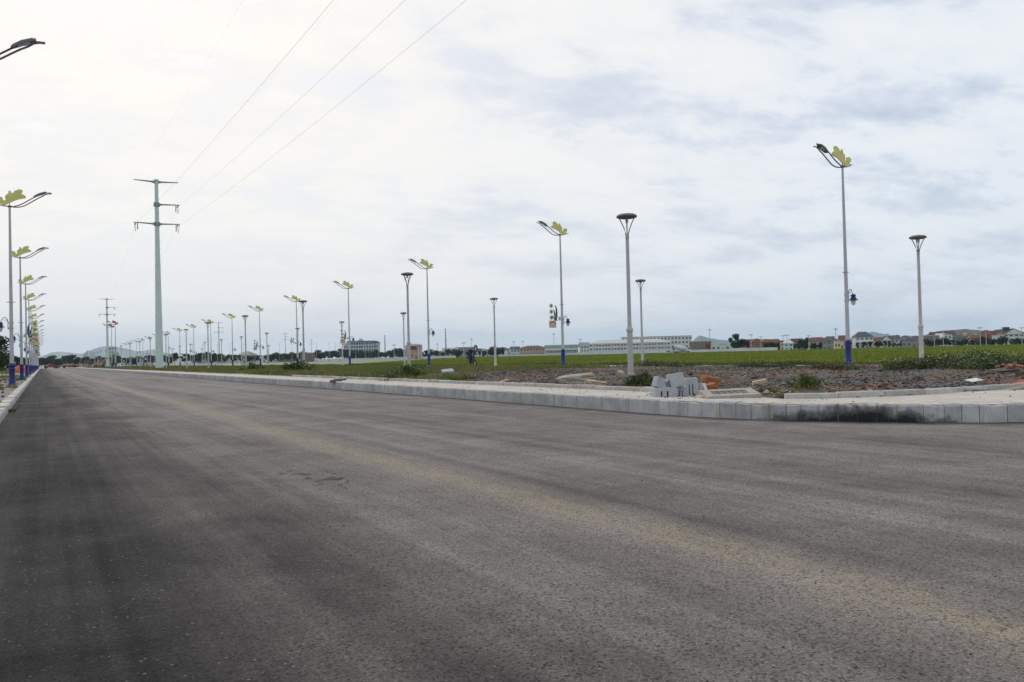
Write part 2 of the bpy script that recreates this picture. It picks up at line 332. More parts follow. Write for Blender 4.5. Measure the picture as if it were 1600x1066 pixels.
M['black'] = plain('black_paint', (0.02, 0.02, 0.022), 0.35)
M['orange'] = plain('orange_tarp', (0.62, 0.10, 0.03), 0.6, 0, 0.2, 3)
M['truck_red'] = plain('truck_red', (0.26, 0.045, 0.03), 0.45, 0, 0.2, 2)
M['digger'] = plain('digger_yellow', (0.34, 0.20, 0.06), 0.5, 0, 0.2, 2)
M['truck_white'] = plain('vehicle_white', (0.68, 0.68, 0.68), 0.35, 0, 0.06)
M['skin'] = plain('skin', (0.36, 0.22, 0.15), 0.6)
M['cloth'] = plain('dark_cloth', (0.028, 0.028, 0.035), 0.9)
M['hill'] = green_mat('hill_wood', [(0.35, (0.025, 0.045, 0.02)), (0.65, (0.065, 0.085, 0.035))], 0.02)
M['mount'] = green_mat('mountain_wood', [(0.35, (0.03, 0.05, 0.03)), (0.65, (0.075, 0.095, 0.06))], 0.003)
_wall = {}
def wallm(key):
    c = {'white': (0.66, 0.66, 0.66), 'cream': (0.58, 0.52, 0.36), 'grey': (0.30, 0.30, 0.30), 'pink': (0.48, 0.33, 0.27), 'brown': (0.22, 0.155, 0.12),
         'brick': (0.27, 0.135, 0.10), 'blue': (0.50, 0.58, 0.66), 'pale': (0.52, 0.52, 0.50), 'tile': (0.175, 0.075, 0.06), 'tiledark': (0.15, 0.06, 0.05),
         'slate': (0.10, 0.105, 0.115), 'green': (0.12, 0.20, 0.17), 'metal': (0.30, 0.32, 0.34), 'rust': (0.25, 0.05, 0.045), 'dkgreen': (0.04, 0.09, 0.08), 'light': (0.58, 0.60, 0.62)}[key]
    if key not in _wall: _wall[key] = plain('facade_'+key, c, 0.85, 0, 0.13, 0.35, 0, 0.2)
    return _wall[key]

# ------------------------------------------------------------------ mesh helpers
class MB:
    def __init__(s): s.v = []; s.f = []; s.mi = []; s.cur = 0
    def add(s, vs, fs):
        o = len(s.v); s.v += [tuple(p) for p in vs]; s.f += [tuple(i+o for i in f) for f in fs]; s.mi += [s.cur]*len(fs)
        return s
    def box(s, c, d, rz=0, mat=None):
        hx, hy, hz = d[0]/2, d[1]/2, d[2]/2
        P = [Vector((x, y, z)) for z in (-hz, hz) for x, y in ((-hx,-hy),(hx,-hy),(hx,hy),(-hx,hy))]
        Mx = (mat or Matrix.Rotation(rz, 3, 'Z'))
        return s.add([Mx @ p + Vector(c) for p in P], [(3,2,1,0),(4,5,6,7),(0,1,5,4),(1,2,6,5),(2,3,7,6),(3,0,4,7)])
    def rings(s, rings, cap=True):
        n = len(rings[0]); vs = [p for r in rings for p in r]; fs = []
        for k in range(len(rings)-1):
            for i in range(n):
                j = (i+1) % n; fs.append((k*n+i, k*n+j, (k+1)*n+j, (k+1)*n+i))
        if cap: fs += [tuple(range(n))[::-1], tuple((len(rings)-1)*n+i for i in range(n))]
        return s.add(vs, fs)
    def lathe(s, prof, n=12, c=(0,0,0)):
        c = Vector(c)
        return s.rings([[c+Vector((r*math.cos(6.28319*i/n), r*math.sin(6.28319*i/n), z)) for i in range(n)] for r, z in prof])
    def tube(s, pts, rad, n=6):
        pts = [Vector(p) for p in pts]; rg = []
        for k, p in enumerate(pts):
            d = (pts[min(k+1, len(pts)-1)] - pts[max(k-1, 0)]).normalized()
            a = d.cross(Vector((0,0,1))) if abs(d.z) < 0.95 else d.cross(Vector((0,1,0)))
            a.normalize(); b = d.cross(a)
            r = rad[k] if isinstance(rad, (list, tuple)) else rad
            rg.append([p + a*(r*math.cos(6.28319*i/n)) + b*(r*math.sin(6.28319*i/n)) for i in range(n)])
        return s.rings(rg)
    def sheet(s, outline, t, f):
        """thick cut-out: 2-D outline -> f(u, v, w) with w = +-t/2"""
        n = len(outline)
        vs = [f(u, v, -t/2) for u, v in outline] + [f(u, v, t/2) for u, v in outline]
        return s.add(vs, [tuple(range(n))[::-1], tuple(range(n, 2*n))] + [(i, (i+1) % n, n+(i+1) % n, n+i) for i in range(n)])
    def wheel(s, c, r, w, ax=(0,1,0), n=16):
        ax = Vector(ax).normalized(); a = ax.cross(Vector((0,0,1))).normalized(); b = ax.cross(a); c = Vector(c)
        rg = []
        for rr, ww in ((r*0.55, -w/2), (r*0.93, -w/2), (r, -w*0.32), (r, w*0.32), (r*0.93, w/2), (r*0.55, w/2)):
            rg.append([c + ax*ww + a*(rr*math.cos(6.28319*i/n)) + b*(rr*math.sin(6.28319*i/n)) for i in range(n)])
        return s.rings(rg)
    def mesh(s, name, mats):
        me = bpy.data.meshes.new(name); me.from_pydata(s.v, [], s.f)
        for mt in (mats if isinstance(mats, (list, tuple)) else [mats]): me.materials.append(M[mt] if isinstance(mt, str) else mt)
        if any(s.mi): me.polygons.foreach_set('material_index', s.mi)
        me.update(); return me
    def build(s, name, mats, parent=None, smooth=False):
        me = s.mesh(name, mats)
        if smooth: smooth_mesh(me)
        return link(name, me, parent)
def smooth_mesh(me, ang=40):
    bm = bmesh.new(); bm.from_mesh(me); bmesh.ops.recalc_face_normals(bm, faces=bm.faces)
    for e in bm.edges:
        e.smooth = len(e.link_faces) == 2 and e.calc_face_angle(9) < R(ang)
    for f in bm.faces: f.smooth = True
    bm.to_mesh(me); bm.free()
def link(name, data, parent=None):
    o = bpy.data.objects.new(name, data); COL.objects.link(o)
    if parent is not None: o.parent = parent
    return o
def tag(o, label=None, cat=None, group=None, kind=None):
    if label: o['label'] = label
    if cat: o['category'] = cat
    if group: o['group'] = group
    if kind: o['kind'] = kind
    return o
def thing(name, label, cat, loc=(0,0,0), rz=0, group=None):
    o = link(name, None); o.location = loc; o.rotation_euler = (0, 0, rz); o.empty_display_size = 0.2
    return tag(o, label, cat, group)
def copy_tree(o, parent=None):
    c = o.copy(); COL.objects.link(c); c.parent = parent
    for ch in list(o.children): copy_tree(ch, c)
    return c
def place(root, loc, rz, label=None, group=None, scale=None):
    root.location = loc; root.rotation_euler = (0, 0, rz)
    if label: root['label'] = label
    if group: root['group'] = group
    if scale: root.scale = (scale,)*3 if isinstance(scale, (int, float)) else scale
    return root
def np_mesh(name, V, Fc, mat):
    me = bpy.data.meshes.new(name); nf, k = Fc.shape
    me.vertices.add(len(V)); me.vertices.foreach_set('co', np.ascontiguousarray(V, np.float32).ravel())
    me.loops.add(nf*k); me.loops.foreach_set('vertex_index', np.ascontiguousarray(Fc, np.int32).ravel())
    me.polygons.add(nf); me.polygons.foreach_set('loop_start', np.arange(0, nf*k, k, dtype=np.int32))
    me.polygons.foreach_set('loop_total', np.full(nf, k, np.int32))
    me.update(calc_edges=True); me.materials.append(M[mat] if isinstance(mat, str) else mat)
    return me
_perm = RNG.random((64, 64))
def vnoise(x, y):
    x = np.asarray(x, float); y = np.asarray(y, float)
    xi, yi = np.floor(x).astype(int), np.floor(y).astype(int); fx, fy = x-xi, y-yi
    fx = fx*fx*(3-2*fx); fy = fy*fy*(3-2*fy)
    g = lambda a, b: _perm[a % 64, b % 64]
    return (g(xi,yi)*(1-fx)+g(xi+1,yi)*fx)*(1-fy) + (g(xi,yi+1)*(1-fx)+g(xi+1,yi+1)*fx)*fy
def fbm(x, y, o=4):
    t = 0; a = 0.5
    for k in range(o): t = t + a*vnoise(np.asarray(x)*2**k + 13*k, np.asarray(y)*2**k + 7*k); a *= 0.5
    return t

# ------------------------------------------------------------------ the setting: ground, road, pavements
def sheet_rect(name, rects, mat, kind='structure'):
    mb = MB()
    for (x0, x1, y0, y1, z) in rects: mb.add([(x0,y0,z),(x1,y0,z),(x1,y1,z),(x0,y1,z)], [(0,1,2,3)])
    return tag(mb.build(name, mat), kind=kind)
sheet_rect('ground', [(-9000, 9000, -3000, 11000, -0.35)], 'ground')
mb = MB(); mb.add([(-0.86,-40,0),(11,-40,0),(11,14,0),(11,470,0),(-0.86,470,0),(60,-40,0),(60,14,0)], [(0,1,2,3,4),(1,5,6,2)])
tag(mb.build('road', 'asphalt'), kind='structure')

KX, KC, KR, KH = 11.0, (18.2, 13.3), 7.2, 0.31
EDGE = [(12.62, 11.45), (13.0, 11.1), (13.64, 10.72), (14.4, 10.45), (15.34, 10.27), (18.53, 10.13), (60, 10.1)]
def resample(path, n):
    path = [Vector(p) for p in path]; L_ = [0.0]
    for p, q in zip(path, path[1:]): L_.append(L_[-1] + (q-p).length)
    out = []
    for k in range(n):
        d = L_[-1]*k/(n-1); i = min(max(j for j in range(len(L_)) if L_[j] <= d + 1e-9), len(path)-2)
        out.append(path[i].lerp(path[i+1], (d-L_[i])/(L_[i+1]-L_[i])))
    return out
po = resample([(KX+0.2, 13.3)] + [(KC[0]+(KR-0.2)*math.cos(R(180+a)), KC[1]+(KR-0.2)*math.sin(R(180+a))) for a in range(3, 91, 3)] + [(24, 6.3)], 60)
pi_ = resample([(12.97, 13.3), (12.80, 12.2)] + [(x, y+0.05) for x, y in EDGE[:-1]] + [(24, 10.16)], 60)
mb = MB(); mb.add([(p.x, p.y, 0.302) for p in po] + [(p.x, p.y, 0.302) for p in pi_], [(i, i+1, 61+i, 60+i) for i in range(59)])
mb.add([(24, 6.3, 0.302), (60, 6.3, 0.302), (60, 10.16, 0.302), (24, 10.16, 0.302)], [(0, 1, 2, 3)])
mb.add([(KX+0.2, 13.3, 0.302), (12.97, 13.3, 0.302), (12.97, 420, 0.302), (KX+0.2, 420, 0.302)], [(0, 1, 2, 3)])
tag(mb.build('pavement', 'pave'), kind='structure')
sheet_rect('left_pavement', [(-9, -1.05, -40, 470, 0.185)], 'oldpave')
sheet_rect('far_pavement', [(33.1, 36.6, 5, 112, 0.325)], 'pave')

def stone_mesh(name, ln, depth=0.22, h=KH, cham=0.03, seed=0, chip=0.010):
    rs = random.Random(seed); prof = [(0, -0.03), (0, h-cham), (cham, h), (depth, h), (depth, -0.03)]
    mb = MB(); x = ln/2; e = 0.008; n = max(2, int(ln/0.09)); rg = []
    for k in range(n+1):
        u = -x + ln*k/n; end = k in (0, n); c = chip*(rs.random()**3*3 if not end else 0.6)
        rg.append([(u, (e if end else 0), -0.03), (u, (e if end else 0)+rs.uniform(0, .002), h-cham-c), (u, cham+c*.8, h-(e if end else 0)-c*.25), (u, depth, h-(e if end else 0)), (u, depth, -0.03)])
    mb.rings(rg)
    return mb.mesh(name, 'kerb')
def stones_along(parent, name, mesh, pts, jit=0.004):
    for (x, y, ang) in pts:
        o = link(name, random.choice(mesh), parent); o.location = (x, y, random.uniform(-jit, jit)*1.5); o.rotation_euler = (0, 0, ang + random.uniform(-jit, jit)*1.5)
# kerb on the right with the corner bend; local +Y of a stone points away from the road
kerb = MB()
core = [(KX+0.018, 470), (KX+0.018, 13.3)] + [(KC[0]+(KR-0.018)*math.cos(R(180+a)), KC[1]+(KR-0.018)*math.sin(R(180+a))) for a in range(3, 91, 3)] + [(60, 6.118)]
inner = [(KX+0.2, 470), (KX+0.2, 13.3)] + [(KC[0]+(KR-0.2)*math.cos(R(180+a)), KC[1]+(KR-0.2)*math.sin(R(180+a))) for a in range(3, 91, 3)] + [(60, 6.3)]
kerb.rings([[(a[0], a[1], -0.03), (b[0], b[1], -0.03), (b[0], b[1], KH-0.012), (a[0], a[1], KH-0.02)] for a, b in zip(core, inner)])
kerb_r = tag(kerb.build('kerb', 'mortar'), kind='structure')
s1 = [stone_mesh('kerb_stone', 0.991, seed=q) for q in range(5)]
arc = KR*math.pi/2; d_ = 0.0; shorts = {w: [stone_mesh('kerb_stone', w, seed=int(w*100)+q) for q in range(3)] for w in (0.25, 0.30, 0.34, 0.40)}
while d_ < arc - 0.2:
    w = random.choice((0.25, 0.30, 0.30, 0.34, 0.34, 0.40)); a = math.pi + (d_ + w/2)/KR
    stones_along(kerb_r, 'kerb_stone', shorts[w], [(KC[0]+KR*math.cos(a), KC[1]+KR*math.sin(a), a + R(90))], 0.006)
    d_ += w + random.choice((0.006, 0.009, 0.014))
stones_along(kerb_r, 'kerb_stone', s1, [(KX, 13.8+k, R(-90)) for k in range(110)])
stones_along(kerb_r, 'kerb_stone', s1, [(18.7+k, KC[1]-KR, 0) for k in range(8)])
far_k = MB(); far_k.box((KX+0.11, 297, KH/2), (0.22, 346.2, KH)); tag(far_k.build('kerb_run', 'kerb', kerb_r))
# lower kerb on the left
kl = MB(); kl.box((-0.97, 215, 0.085), (0.18, 510, 0.21)); kerb_l = tag(kl.build('kerb', 'mortar'), kind='structure')
sL = [stone_mesh('kerb_stone', 0.985, 0.26, 0.205, seed=40+q, chip=.02) for q in range(4)]
stones_along(kerb_l, 'kerb_stone', sL, [(-0.86, 14.5+k, R(90)) for k in range(90)], 0.012)
far_k = MB(); far_k.box((-0.99, 287, 0.1), (0.26, 366, 0.21)); far_k.build('kerb_run', 'kerb', kerb_l)
# low edging of the planting strip behind the pavement
ed = tag(MB().box((13.02, 28, 0.32), (0.06, 27, 0.16)).build('edging', 'mortar'), kind='structure')
sE = [stone_mesh('edging_stone', 0.985, 0.13, 0.115, 0.015, seed=60+q, chip=.008) for q in range(4)]; _em = (plain('edging_concrete', (0.43, 0.41, 0.375), 0.9, 0, 0.28, 2.5, 0.3, 0.2, rnd=0.15))
for q in sE: q.materials.clear(); q.materials.append(_em)
def est(x, y, a):
    o = link('edging_stone', random.choice(sE), ed); o.location = (x, y, 0.30+random.uniform(-.012, .006)); o.rotation_euler = (random.uniform(-.03,.03), 0, a+random.uniform(-.012,.012))
for k in range(34): est(12.95, 15.9+k*1.0, R(-90))
P = [Vector(p) for p in EDGE]; d = 0.5; seg = []
ln = [0]
for a, b in zip(P, P[1:]): ln.append(ln[-1] + (b-a).length)
while d < 13:
    for i in range(len(P)-1):
        if ln[i] <= d <= ln[i+1]:
            t = (d-ln[i])/(ln[i+1]-ln[i]); q = P[i].lerp(P[i+1], t); v = P[i+1]-P[i]; est(q.x, q.y, math.atan2(v.y, v.x)); break
    d += 1.0

# rubble and verge ground
def ymin(x): return np.interp(x, [p[0] for p in EDGE], [p[1] for p in EDGE])
def rub_z(x, y):
    x = np.asarray(x, float); y = np.asarray(y, float)
    m_ = np.clip((46-y)/12, 0, 1)*np.clip((34-x)/3, 0, 1)
    z = 0.34 + m_*(0.42*(fbm(x*0.30+3, y*0.30, 4)-0.42) + 0.26*(fbm(x*1.5, y*1.5+9, 3)-0.40)) + (1-m_)*0.10*(fbm(x*.25, y*.25+4, 3)-0.45)
    edge = np.minimum(x-13.05, (y-ymin(x))*1.2)
    z = np.where(edge < 0.9, 0.345 + (z-0.345)*np.clip(edge/0.9, 0, 1), z)
    z = np.where((x > 32.6) , np.minimum(z, 0.40), z)
    return np.where(edge < 0, 0.22, z)
def grid_mesh(name, xs, ys, zf, mat):
    X, Y = np.meshgrid(xs, ys); V = np.stack([X, Y, zf(X, Y)], -1).reshape(-1, 3); nx, ny = len(xs), len(ys)
    i = (np.arange(ny-1)[:, None]*nx + np.arange(nx-1)[None]).ravel()
    me = np_mesh(name, V, np.stack([i, i+1, i+nx+1, i+nx], -1), mat)
    me.polygons.foreach_set('use_smooth', np.ones(len(i), bool)); return link(name, me)
tag(grid_mesh('rubble_ground', np.arange(12.99, 33.2, 0.16), np.arange(9.9, 46.2, 0.16), rub_z, 'soil'), kind='structure')
tag(grid_mesh('verge', np.arange(12.99, 33.2, 0.8), np.arange(46.2, 420, 0.8), rub_z, 'verge'), kind='structure')
sheet_rect('field', [(36.6, 420, -60, 420, 0.05)], 'rice_soil'); sheet_rect('far_verge', [(33.1, 36.6, 112, 420, 0.325)], 'verge')

# ------------------------------------------------------------------ stuff: stones, grass, rice
def scatter_rocks(name, n, pos, size, mat):
    base = np.array([[1,0,0],[-1,0,0],[0,1,0],[0,-1,0],[0,0,1],[0,0,-1],[.6,.6,.55],[-.6,.6,.5],[.6,-.6,.5],[-.6,-.6,.55]])
    tri = np.array([[4,6,0],[4,2,6],[4,7,2],[4,1,7],[4,9,1],[4,3,9],[4,8,3],[4,0,8],[0,6,2],[2,7,1],[1,9,3],[3,8,0],[5,2,0],[5,1,2],[5,3,1],[5,0,3]])
    nb = len(base)
    sc = size[:, None, None]*(0.65+0.7*RNG.random((n, nb, 1)))*np.stack([0.8+.6*RNG.random(n), 0.7+.5*RNG.random(n), 0.5+.4*RNG.random(n)], -1)[:, None, :]
    V = base[None]*sc
    a = RNG.random(n)*6.283; ca, sa = np.cos(a)[:, None], np.sin(a)[:, None]
    b = RNG.normal(0, .5, n); cb, sb = np.cos(b)[:, None], np.sin(b)[:, None]
    y, z = V[..., 1]*cb - V[..., 2]*sb, V[..., 1]*sb + V[..., 2]*cb; x = V[..., 0]
    V = np.stack([x*ca - y*sa, x*sa + y*ca, z], -1) + pos[:, None, :]
    Fc = (tri[None] + (np.arange(n)*nb)[:, None, None]).reshape(-1, 3)
    return tag(link(name, np_mesh(name, V.reshape(-1, 3), Fc, mat)), kind='stuff')
n = 110000
y = 10.2 + 36*RNG.random(n)**1.35; x = 13.1 + 19.8*RNG.random(n)**1.1
keep = (y > ymin(x)+0.15) & (RNG.random(n) > 0.6*np.clip((x-16)/3, 0, 1)*np.clip((21-y)/5, 0, 1)) & (fbm(x*.35+20, y*.35, 3) + 0.35*RNG.random(n) > 0.47 + 0.5*np.clip((y-36)/10, 0, 1) + 0.5*np.clip((x-31)/3, 0, 1)*np.clip((20-y)/6, 0, 1))
x, y = x[keep], y[keep]; n = len(x)
sz = 0.010 + 0.034*RNG.random(n)**3.5 + 0.0003*np.hypot(x, y)*RNG.random(n) + 0.07*(RNG.random(n) > 0.992)*RNG.random(n)
tag(scatter_rocks('rubble_stones', n, np.stack([x, y, rub_z(x, y)+sz*0.15], -1), sz, 'stones'), 'loose broken stones and red brick bits covering the planting strip', 'rubble')
n = 2600
y = 1.5 + 40*RNG.random(n)**2; x = -0.6 + 11.3*RNG.random(n)
sz = 0.0025 + 0.006*RNG.random(n)**4
tag(scatter_rocks('road_grit', n, np.stack([x, y, sz*0.3], -1), sz, 'grit'), 'fine grit scattered over the grey asphalt', 'grit')
n = 700
y = 8 + 40*RNG.random(n)**1.5; x = 11.25 + 1.65*RNG.random(n); yy = y < 10.5; x[yy] = 12.5 + 8*RNG.random(yy.sum()); 
ok = (np.hypot(x-KC[0], np.minimum(y-KC[1], 0)) < KR-0.3) & ((x > 13) <= (y < ymin(x)-.1)); x, y = x[ok], y[ok]; n = len(x)
sz = 0.004 + 0.016*RNG.random(n)**5
tag(scatter_rocks('pavement_grit', n, np.stack([x, y, 0.305+sz*.2], -1), sz, 'grit'), 'small dirt crumbs lying on the pale pavement', 'grit')
hp = G(1065, 619, .302); n = 260; x = hp[0] + RNG.normal(.05, .35, n); y = hp[1] + RNG.normal(0, .45, n); k = (x > 11.25); x, y = x[k], y[k]; n = len(x); sz = 0.004 + 0.02*RNG.random(n)**3
tag(scatter_rocks('block_crumbs', n, np.stack([x, y, 0.303+sz*.2], -1), sz, 'grit'), 'concrete crumbs lying round the heap of grey blocks', 'crumbs')
n = 900
y = 25 + 90*RNG.random(n); x = -1.2 - 5*RNG.random(n); sz = 0.02 + 0.09*RNG.random(n)**4
tag(scatter_rocks('left_debris', n, np.stack([x, y, 0.19+sz*.2], -1), sz, 'grit'), 'earth clods scattered on the dirty left pavement', 'debris')

def blades(name, x, y, z, h, w, mat, lean=0.35, obj=True):
    n = len(x); a = RNG.random(n)*6.283; l = lean*h*RNG.random(n); b = RNG.random(n)*6.283
    dx, dy = np.cos(a)*w/2, np.sin(a)*w/2; tx, ty = np.cos(b)*l, np.sin(b)*l
    V = np.empty((n, 5, 3))
    V[:, 0] = np.stack([x-dx, y-dy, z], -1); V[:, 1] = np.stack([x+dx, y+dy, z], -1)
    V[:, 2] = np.stack([x+dx*.8+tx*.35, y+dy*.8+ty*.35, z+h*.6], -1); V[:, 3] = np.stack([x-dx*.8+tx*.35, y-dy*.8+ty*.35, z+h*.6], -1)
    V[:, 4] = np.stack([x+tx, y+ty, z+h], -1)
    i = np.arange(n)*5
    Fc = np.concatenate([np.stack([i, i+1, i+2], -1), np.stack([i, i+2, i+3], -1), np.stack([i+3, i+2, i+4], -1)])
    me = np_mesh(name, V.reshape(-1, 3), Fc, mat)
    return link(name, me) if obj else me
# rice: dense at the near edge, sparser and broader with distance
n = 150000
d = 36.8 + 330*RNG.random(n)**2.6; y = -10 + (d*1.9 + 60)*RNG.random(n)**1.0; x = d
h = 0.22 + 0.16*RNG.random(n) + 0.08*fbm(x*.1, y*.1, 3); w = 0.03 + 0.0013*np.hypot(x, y)
tag(blades('rice', x, y, np.full(n, 0.04), h, w, 'rice'), 'bright green rice standing in the flat field', 'rice', kind='stuff')
# darker weeds along the field edge
n = 26000
x = 36.4 + 2.0*RNG.random(n)**1.5; y = 12 + 150*RNG.random(n)**1.6
k = fbm(x*.5, y*.18, 3) + .25*RNG.random(n) > 0.42; x, y = x[k], y[k]; n = len(x)
tag(blades('field_edge_weeds', x, y, np.full(n, 0.08), 0.18 + 0.42*RNG.random(n)*fbm(x*.4, y*.2, 3)*1.5, 0.03+0.0009*np.hypot(x, y), 'weed'), 'dark green weeds along the near edge of the rice field', 'weeds', kind='stuff')
# verge grass
n = 190000
y = 28 + 300*RNG.random(n)**2.0; x = 13.1 + 19.9*RNG.random(n)
den = fbm(x*.28, y*.22, 4)
k = (den + 0.22*RNG.random(n) > 0.46 + 0.9*np.clip((46-y)/14, 0, 1)*np.clip(1-((x-13)<1.5), 0, 1) - 0.10*np.clip((y-60)/40, 0, 1)); x, y, den = x[k], y[k], den[k]; n = len(x)
tag(blades('verge_grass', x, y, rub_z(x, y)-0.01, (0.06 + 0.20*RNG.random(n))*(0.5+den), 0.018+0.0010*np.hypot(x, y), 'grass'), 'patchy green grass growing on the strip beside the road', 'grass', kind='stuff')
n = 9000
x = 13.1 + 19*RNG.random(n); y = 10.4 + 34*RNG.random(n)
k = fbm(x*.6+40, y*.6, 3) > 0.56; x, y = x[k], y[k]; k = y > ymin(x)+.1; x, y = x[k], y[k]
tag(blades('rubble_grass', x, y, rub_z(x, y)-0.01, 0.05+0.13*RNG.random(len(x)), np.full(len(x), .018), 'grass'), 'thin grass sprouting between the rubble stones', 'grass', kind='stuff')
n = 16000
x = -1.2 - 16*RNG.random(n)**1.3; y = 40 + 330*RNG.random(n); k = (fbm(x*.3, y*.1, 3) + .3*np.clip((-x-4)/4, 0, 1) > 0.58); x, y = x[k], y[k]
tag(blades('left_grass', x, y, np.full(len(x), .18), 0.1+0.25*RNG.random(len(x)), 0.03+0.0009*y, 'grass'), 'rough grass growing behind the left pavement', 'grass', kind='stuff')

# ------------------------------------------------------------------ street lamps
def hill_curve(x):      # rise of the lamp arm at reach x
    return 0.92*(1-math.cos(math.pi*min(max(x/1.95, 0), 1)))/2
EMB = [(345,235),(332,218),(318,204),(300,187),(282,174),(265,166),(248,158),(249,142),(258,131),(270,124),(263,108),(262,97),(268,88),(277,84),(290,95),(299,101),(303,116),(313,124),(315,108),(322,103),(327,110),(327,128),(337,140),(342,154),(342,172),(338,184),(346,190),(352,178),(352,166),(362,157),(376,158),(386,170),(384,186),(376,196),(370,206),(384,210),(378,218),(362,220),(357,234)]
EMB = [(-(u-322)*0.0108, (235-v)*0.0066) for u, v in EMB]
def make_street_lamp(panel=0, emblem='yellow'):
    t = thing('street_lamp', 'x', 'street lamp')
    b = MB().lathe([(0.27,-0.35),(0.27,0.06),(0.22,0.08),(0.19,0.16),(0.165,0.24),(0.18,0.27),(0.165,0.30),(0.145,0.36),(0.14,0.92),(0.165,0.96),(0.165,1.02),(0.14,1.05),(0.15,1.14),(0.185,1.17),(0.185,1.22),(0.13,1.26),(0.115,1.30)], 14).build('base', 'blue', t, True)
    p = MB().lathe([(0.108,1.22),(0.092,4.0),(0.072,7.5),(0.055,10.0),(0.055,10.05)], 10).build('pole', 'steel', t, True)
    for z in (4.72, 3.56, 3.27): MB().lathe([(0.12,z-0.025),(0.125,z-0.025),(0.125,z+0.025),(0.12,z+0.025)], 12).build('collar', 'steel', t)
    MB().box((0, 0, 4.72), (0.46, 0.03, 0.03)).build('clamp_bar', 'dark_steel', t)
    MB().lathe([(0.03,10.03),(0.10,10.04),(0.10,10.13),(0.03,10.16),(0.018,10.17),(0.015,10.95),(0.004,11.0)], 8).build('finial', 'dark_steel', t)
    for s_, lo in ((1, 0.0), (-1, -0.13)):
        pts = [(x_, s_*0.09*min(1, x_*3+.2), 10.08 + lo*min(1, x_*1.5)*(1 if x_ < 1.7 else 0.6) + hill_curve(x_ - (0.12 if s_ < 0 else 0)) + (-0.05*(x_-2.0) if x_ > 2 else 0)) for x_ in [0, .2, .45, .7, .95, 1.2, 1.4, 1.6, 1.75, 1.9, 2.06]]
        MB().tube(pts, [0.032]*9+[0.026, 0.03]).build('arm', 'dark_steel', t, True)
    MB().tube([(0,0,10.08),(-0.3,0,10.1),(-0.55,0,10.16),(-0.8,0,10.27)], [0.03,.028,.024,.018]).build('back_arm', 'dark_steel', t, True)
    hd = MB(); o = []
    for x_, w_, h_ in ((1.15, 0.06, 0.03), (1.22, 0.12, 0.055), (1.42, 0.155, 0.07), (1.70, 0.15, 0.06), (1.82, 0.10, 0.035)):
        z_ = 10.08 + hill_curve(x_) + 0.02
        o.append([(x_, -w_, z_-h_), (x_, w_, z_-h_), (x_, w_*.85, z_+h_*.6), (x_, w_*.3, z_+h_), (x_, -w_*.3, z_+h_), (x_, -w_*.85, z_+h_*.6)])
    h_ = hd.rings(o).build('lamp_head', 'lamp_body', t)
    ln_ = MB(); z_ = 10.08+hill_curve(1.5)-.06; ln_.box((1.5, 0, z_), (0.34, 0.2, 0.03), mat=Matrix.Rotation(-0.35, 3, 'Y')); ln_.build('lens', 'lens', h_)
    MB().sheet(EMB, 0.05, lambda u, v, w: (u, w, 10.10+v)).build('emblem', emblem, t)
    # scrolled bracket with a bell lantern on the far side of the pole
    br = MB(); br.tube([(-0.13,0,3.2),(-0.16,0,3.3),(-0.16,0,3.66),(-0.20,0,3.80),(-0.29,0,3.87),(-0.39,0,3.84),(-0.45,0,3.72),(-0.53,0,3.62),(-0.62,0,3.60),(-0.70,0,3.66)], [0.02]*7+[0.016,0.014,0.01])
    br.tube([(-0.17,0,3.62),(-0.24,0,3.74),(-0.31,0,3.75),(-0.33,0,3.68),(-0.28,0,3.65)], 0.012)
    br.box((-0.12,0,3.56),(0.12,0.04,0.05)).box((-0.12,0,3.27),(0.12,0.04,0.05))
    br = br.build('lantern_bracket', 'dark_steel', t)
    MB().lathe([(0.012,3.64),(0.04,3.62),(0.12,3.60),(0.135,3.54),(0.10,3.50),(0.12,3.48),(0.155,3.42),(0.165,3.36),(0.24,3.33),(0.24,3.305),(0.06,3.30)], 12, (-0.53,0,0)).build('lantern_hood', 'dark_blue', br, True)
    MB().lathe([(0.11,3.305),(0.125,3.22),(0.10,3.13),(0.05,3.07),(0.01,3.055)], 10, (-0.53,0,0)).build('lantern_glass', 'lens', br, True)
    if panel:
        q = MB().box((0.42,0,3.52),(0.68,0.03,0.04)).box((0.24,0,3.66),(0.15,0.08,0.24)).build('panel_bracket', 'steel', t)
        if panel == 1:
            lf = MB()
            for cu in ([(0.75,3.52,.015),(0.55,3.55,.05),(0.50,3.75,.06),(0.50,4.1,.075),(0.50,4.35,.06),(0.58,4.6,.03),(0.66,4.68,.004)],
                       [(0.60,3.60,.02),(0.66,3.85,.06),(0.68,4.05,.055),(0.74,4.25,.03),(0.78,4.36,.004)],
                       [(0.45,3.50,.03),(0.62,3.53,.05),(0.74,3.66,.045),(0.84,3.82,.03),(0.92,3.88,.004)]):
                cu = cu[::-1]
                up = []; dn = []
                for k, (a, c, w_) in enumerate(cu):
                    a0, c0, _ = cu[max(k-1, 0)]; a1, c1, _ = cu[min(k+1, len(cu)-1)]
                    l_ = math.hypot(a1-a0, c1-c0); nx, nz = -(c1-c0)/l_, (a1-a0)/l_
                    up.append((a+nx*w_, c+nz*w_)); dn.append((a-nx*w_, c-nz*w_))
                k_ = len(lf.v)*0.00013
                lf.sheet(up + dn[::-1], 0.035, lambda u, v, w, k_=k_: (u, w+k_, v))
            lf.build('leaf_spray', 'leaf_sheet', t)
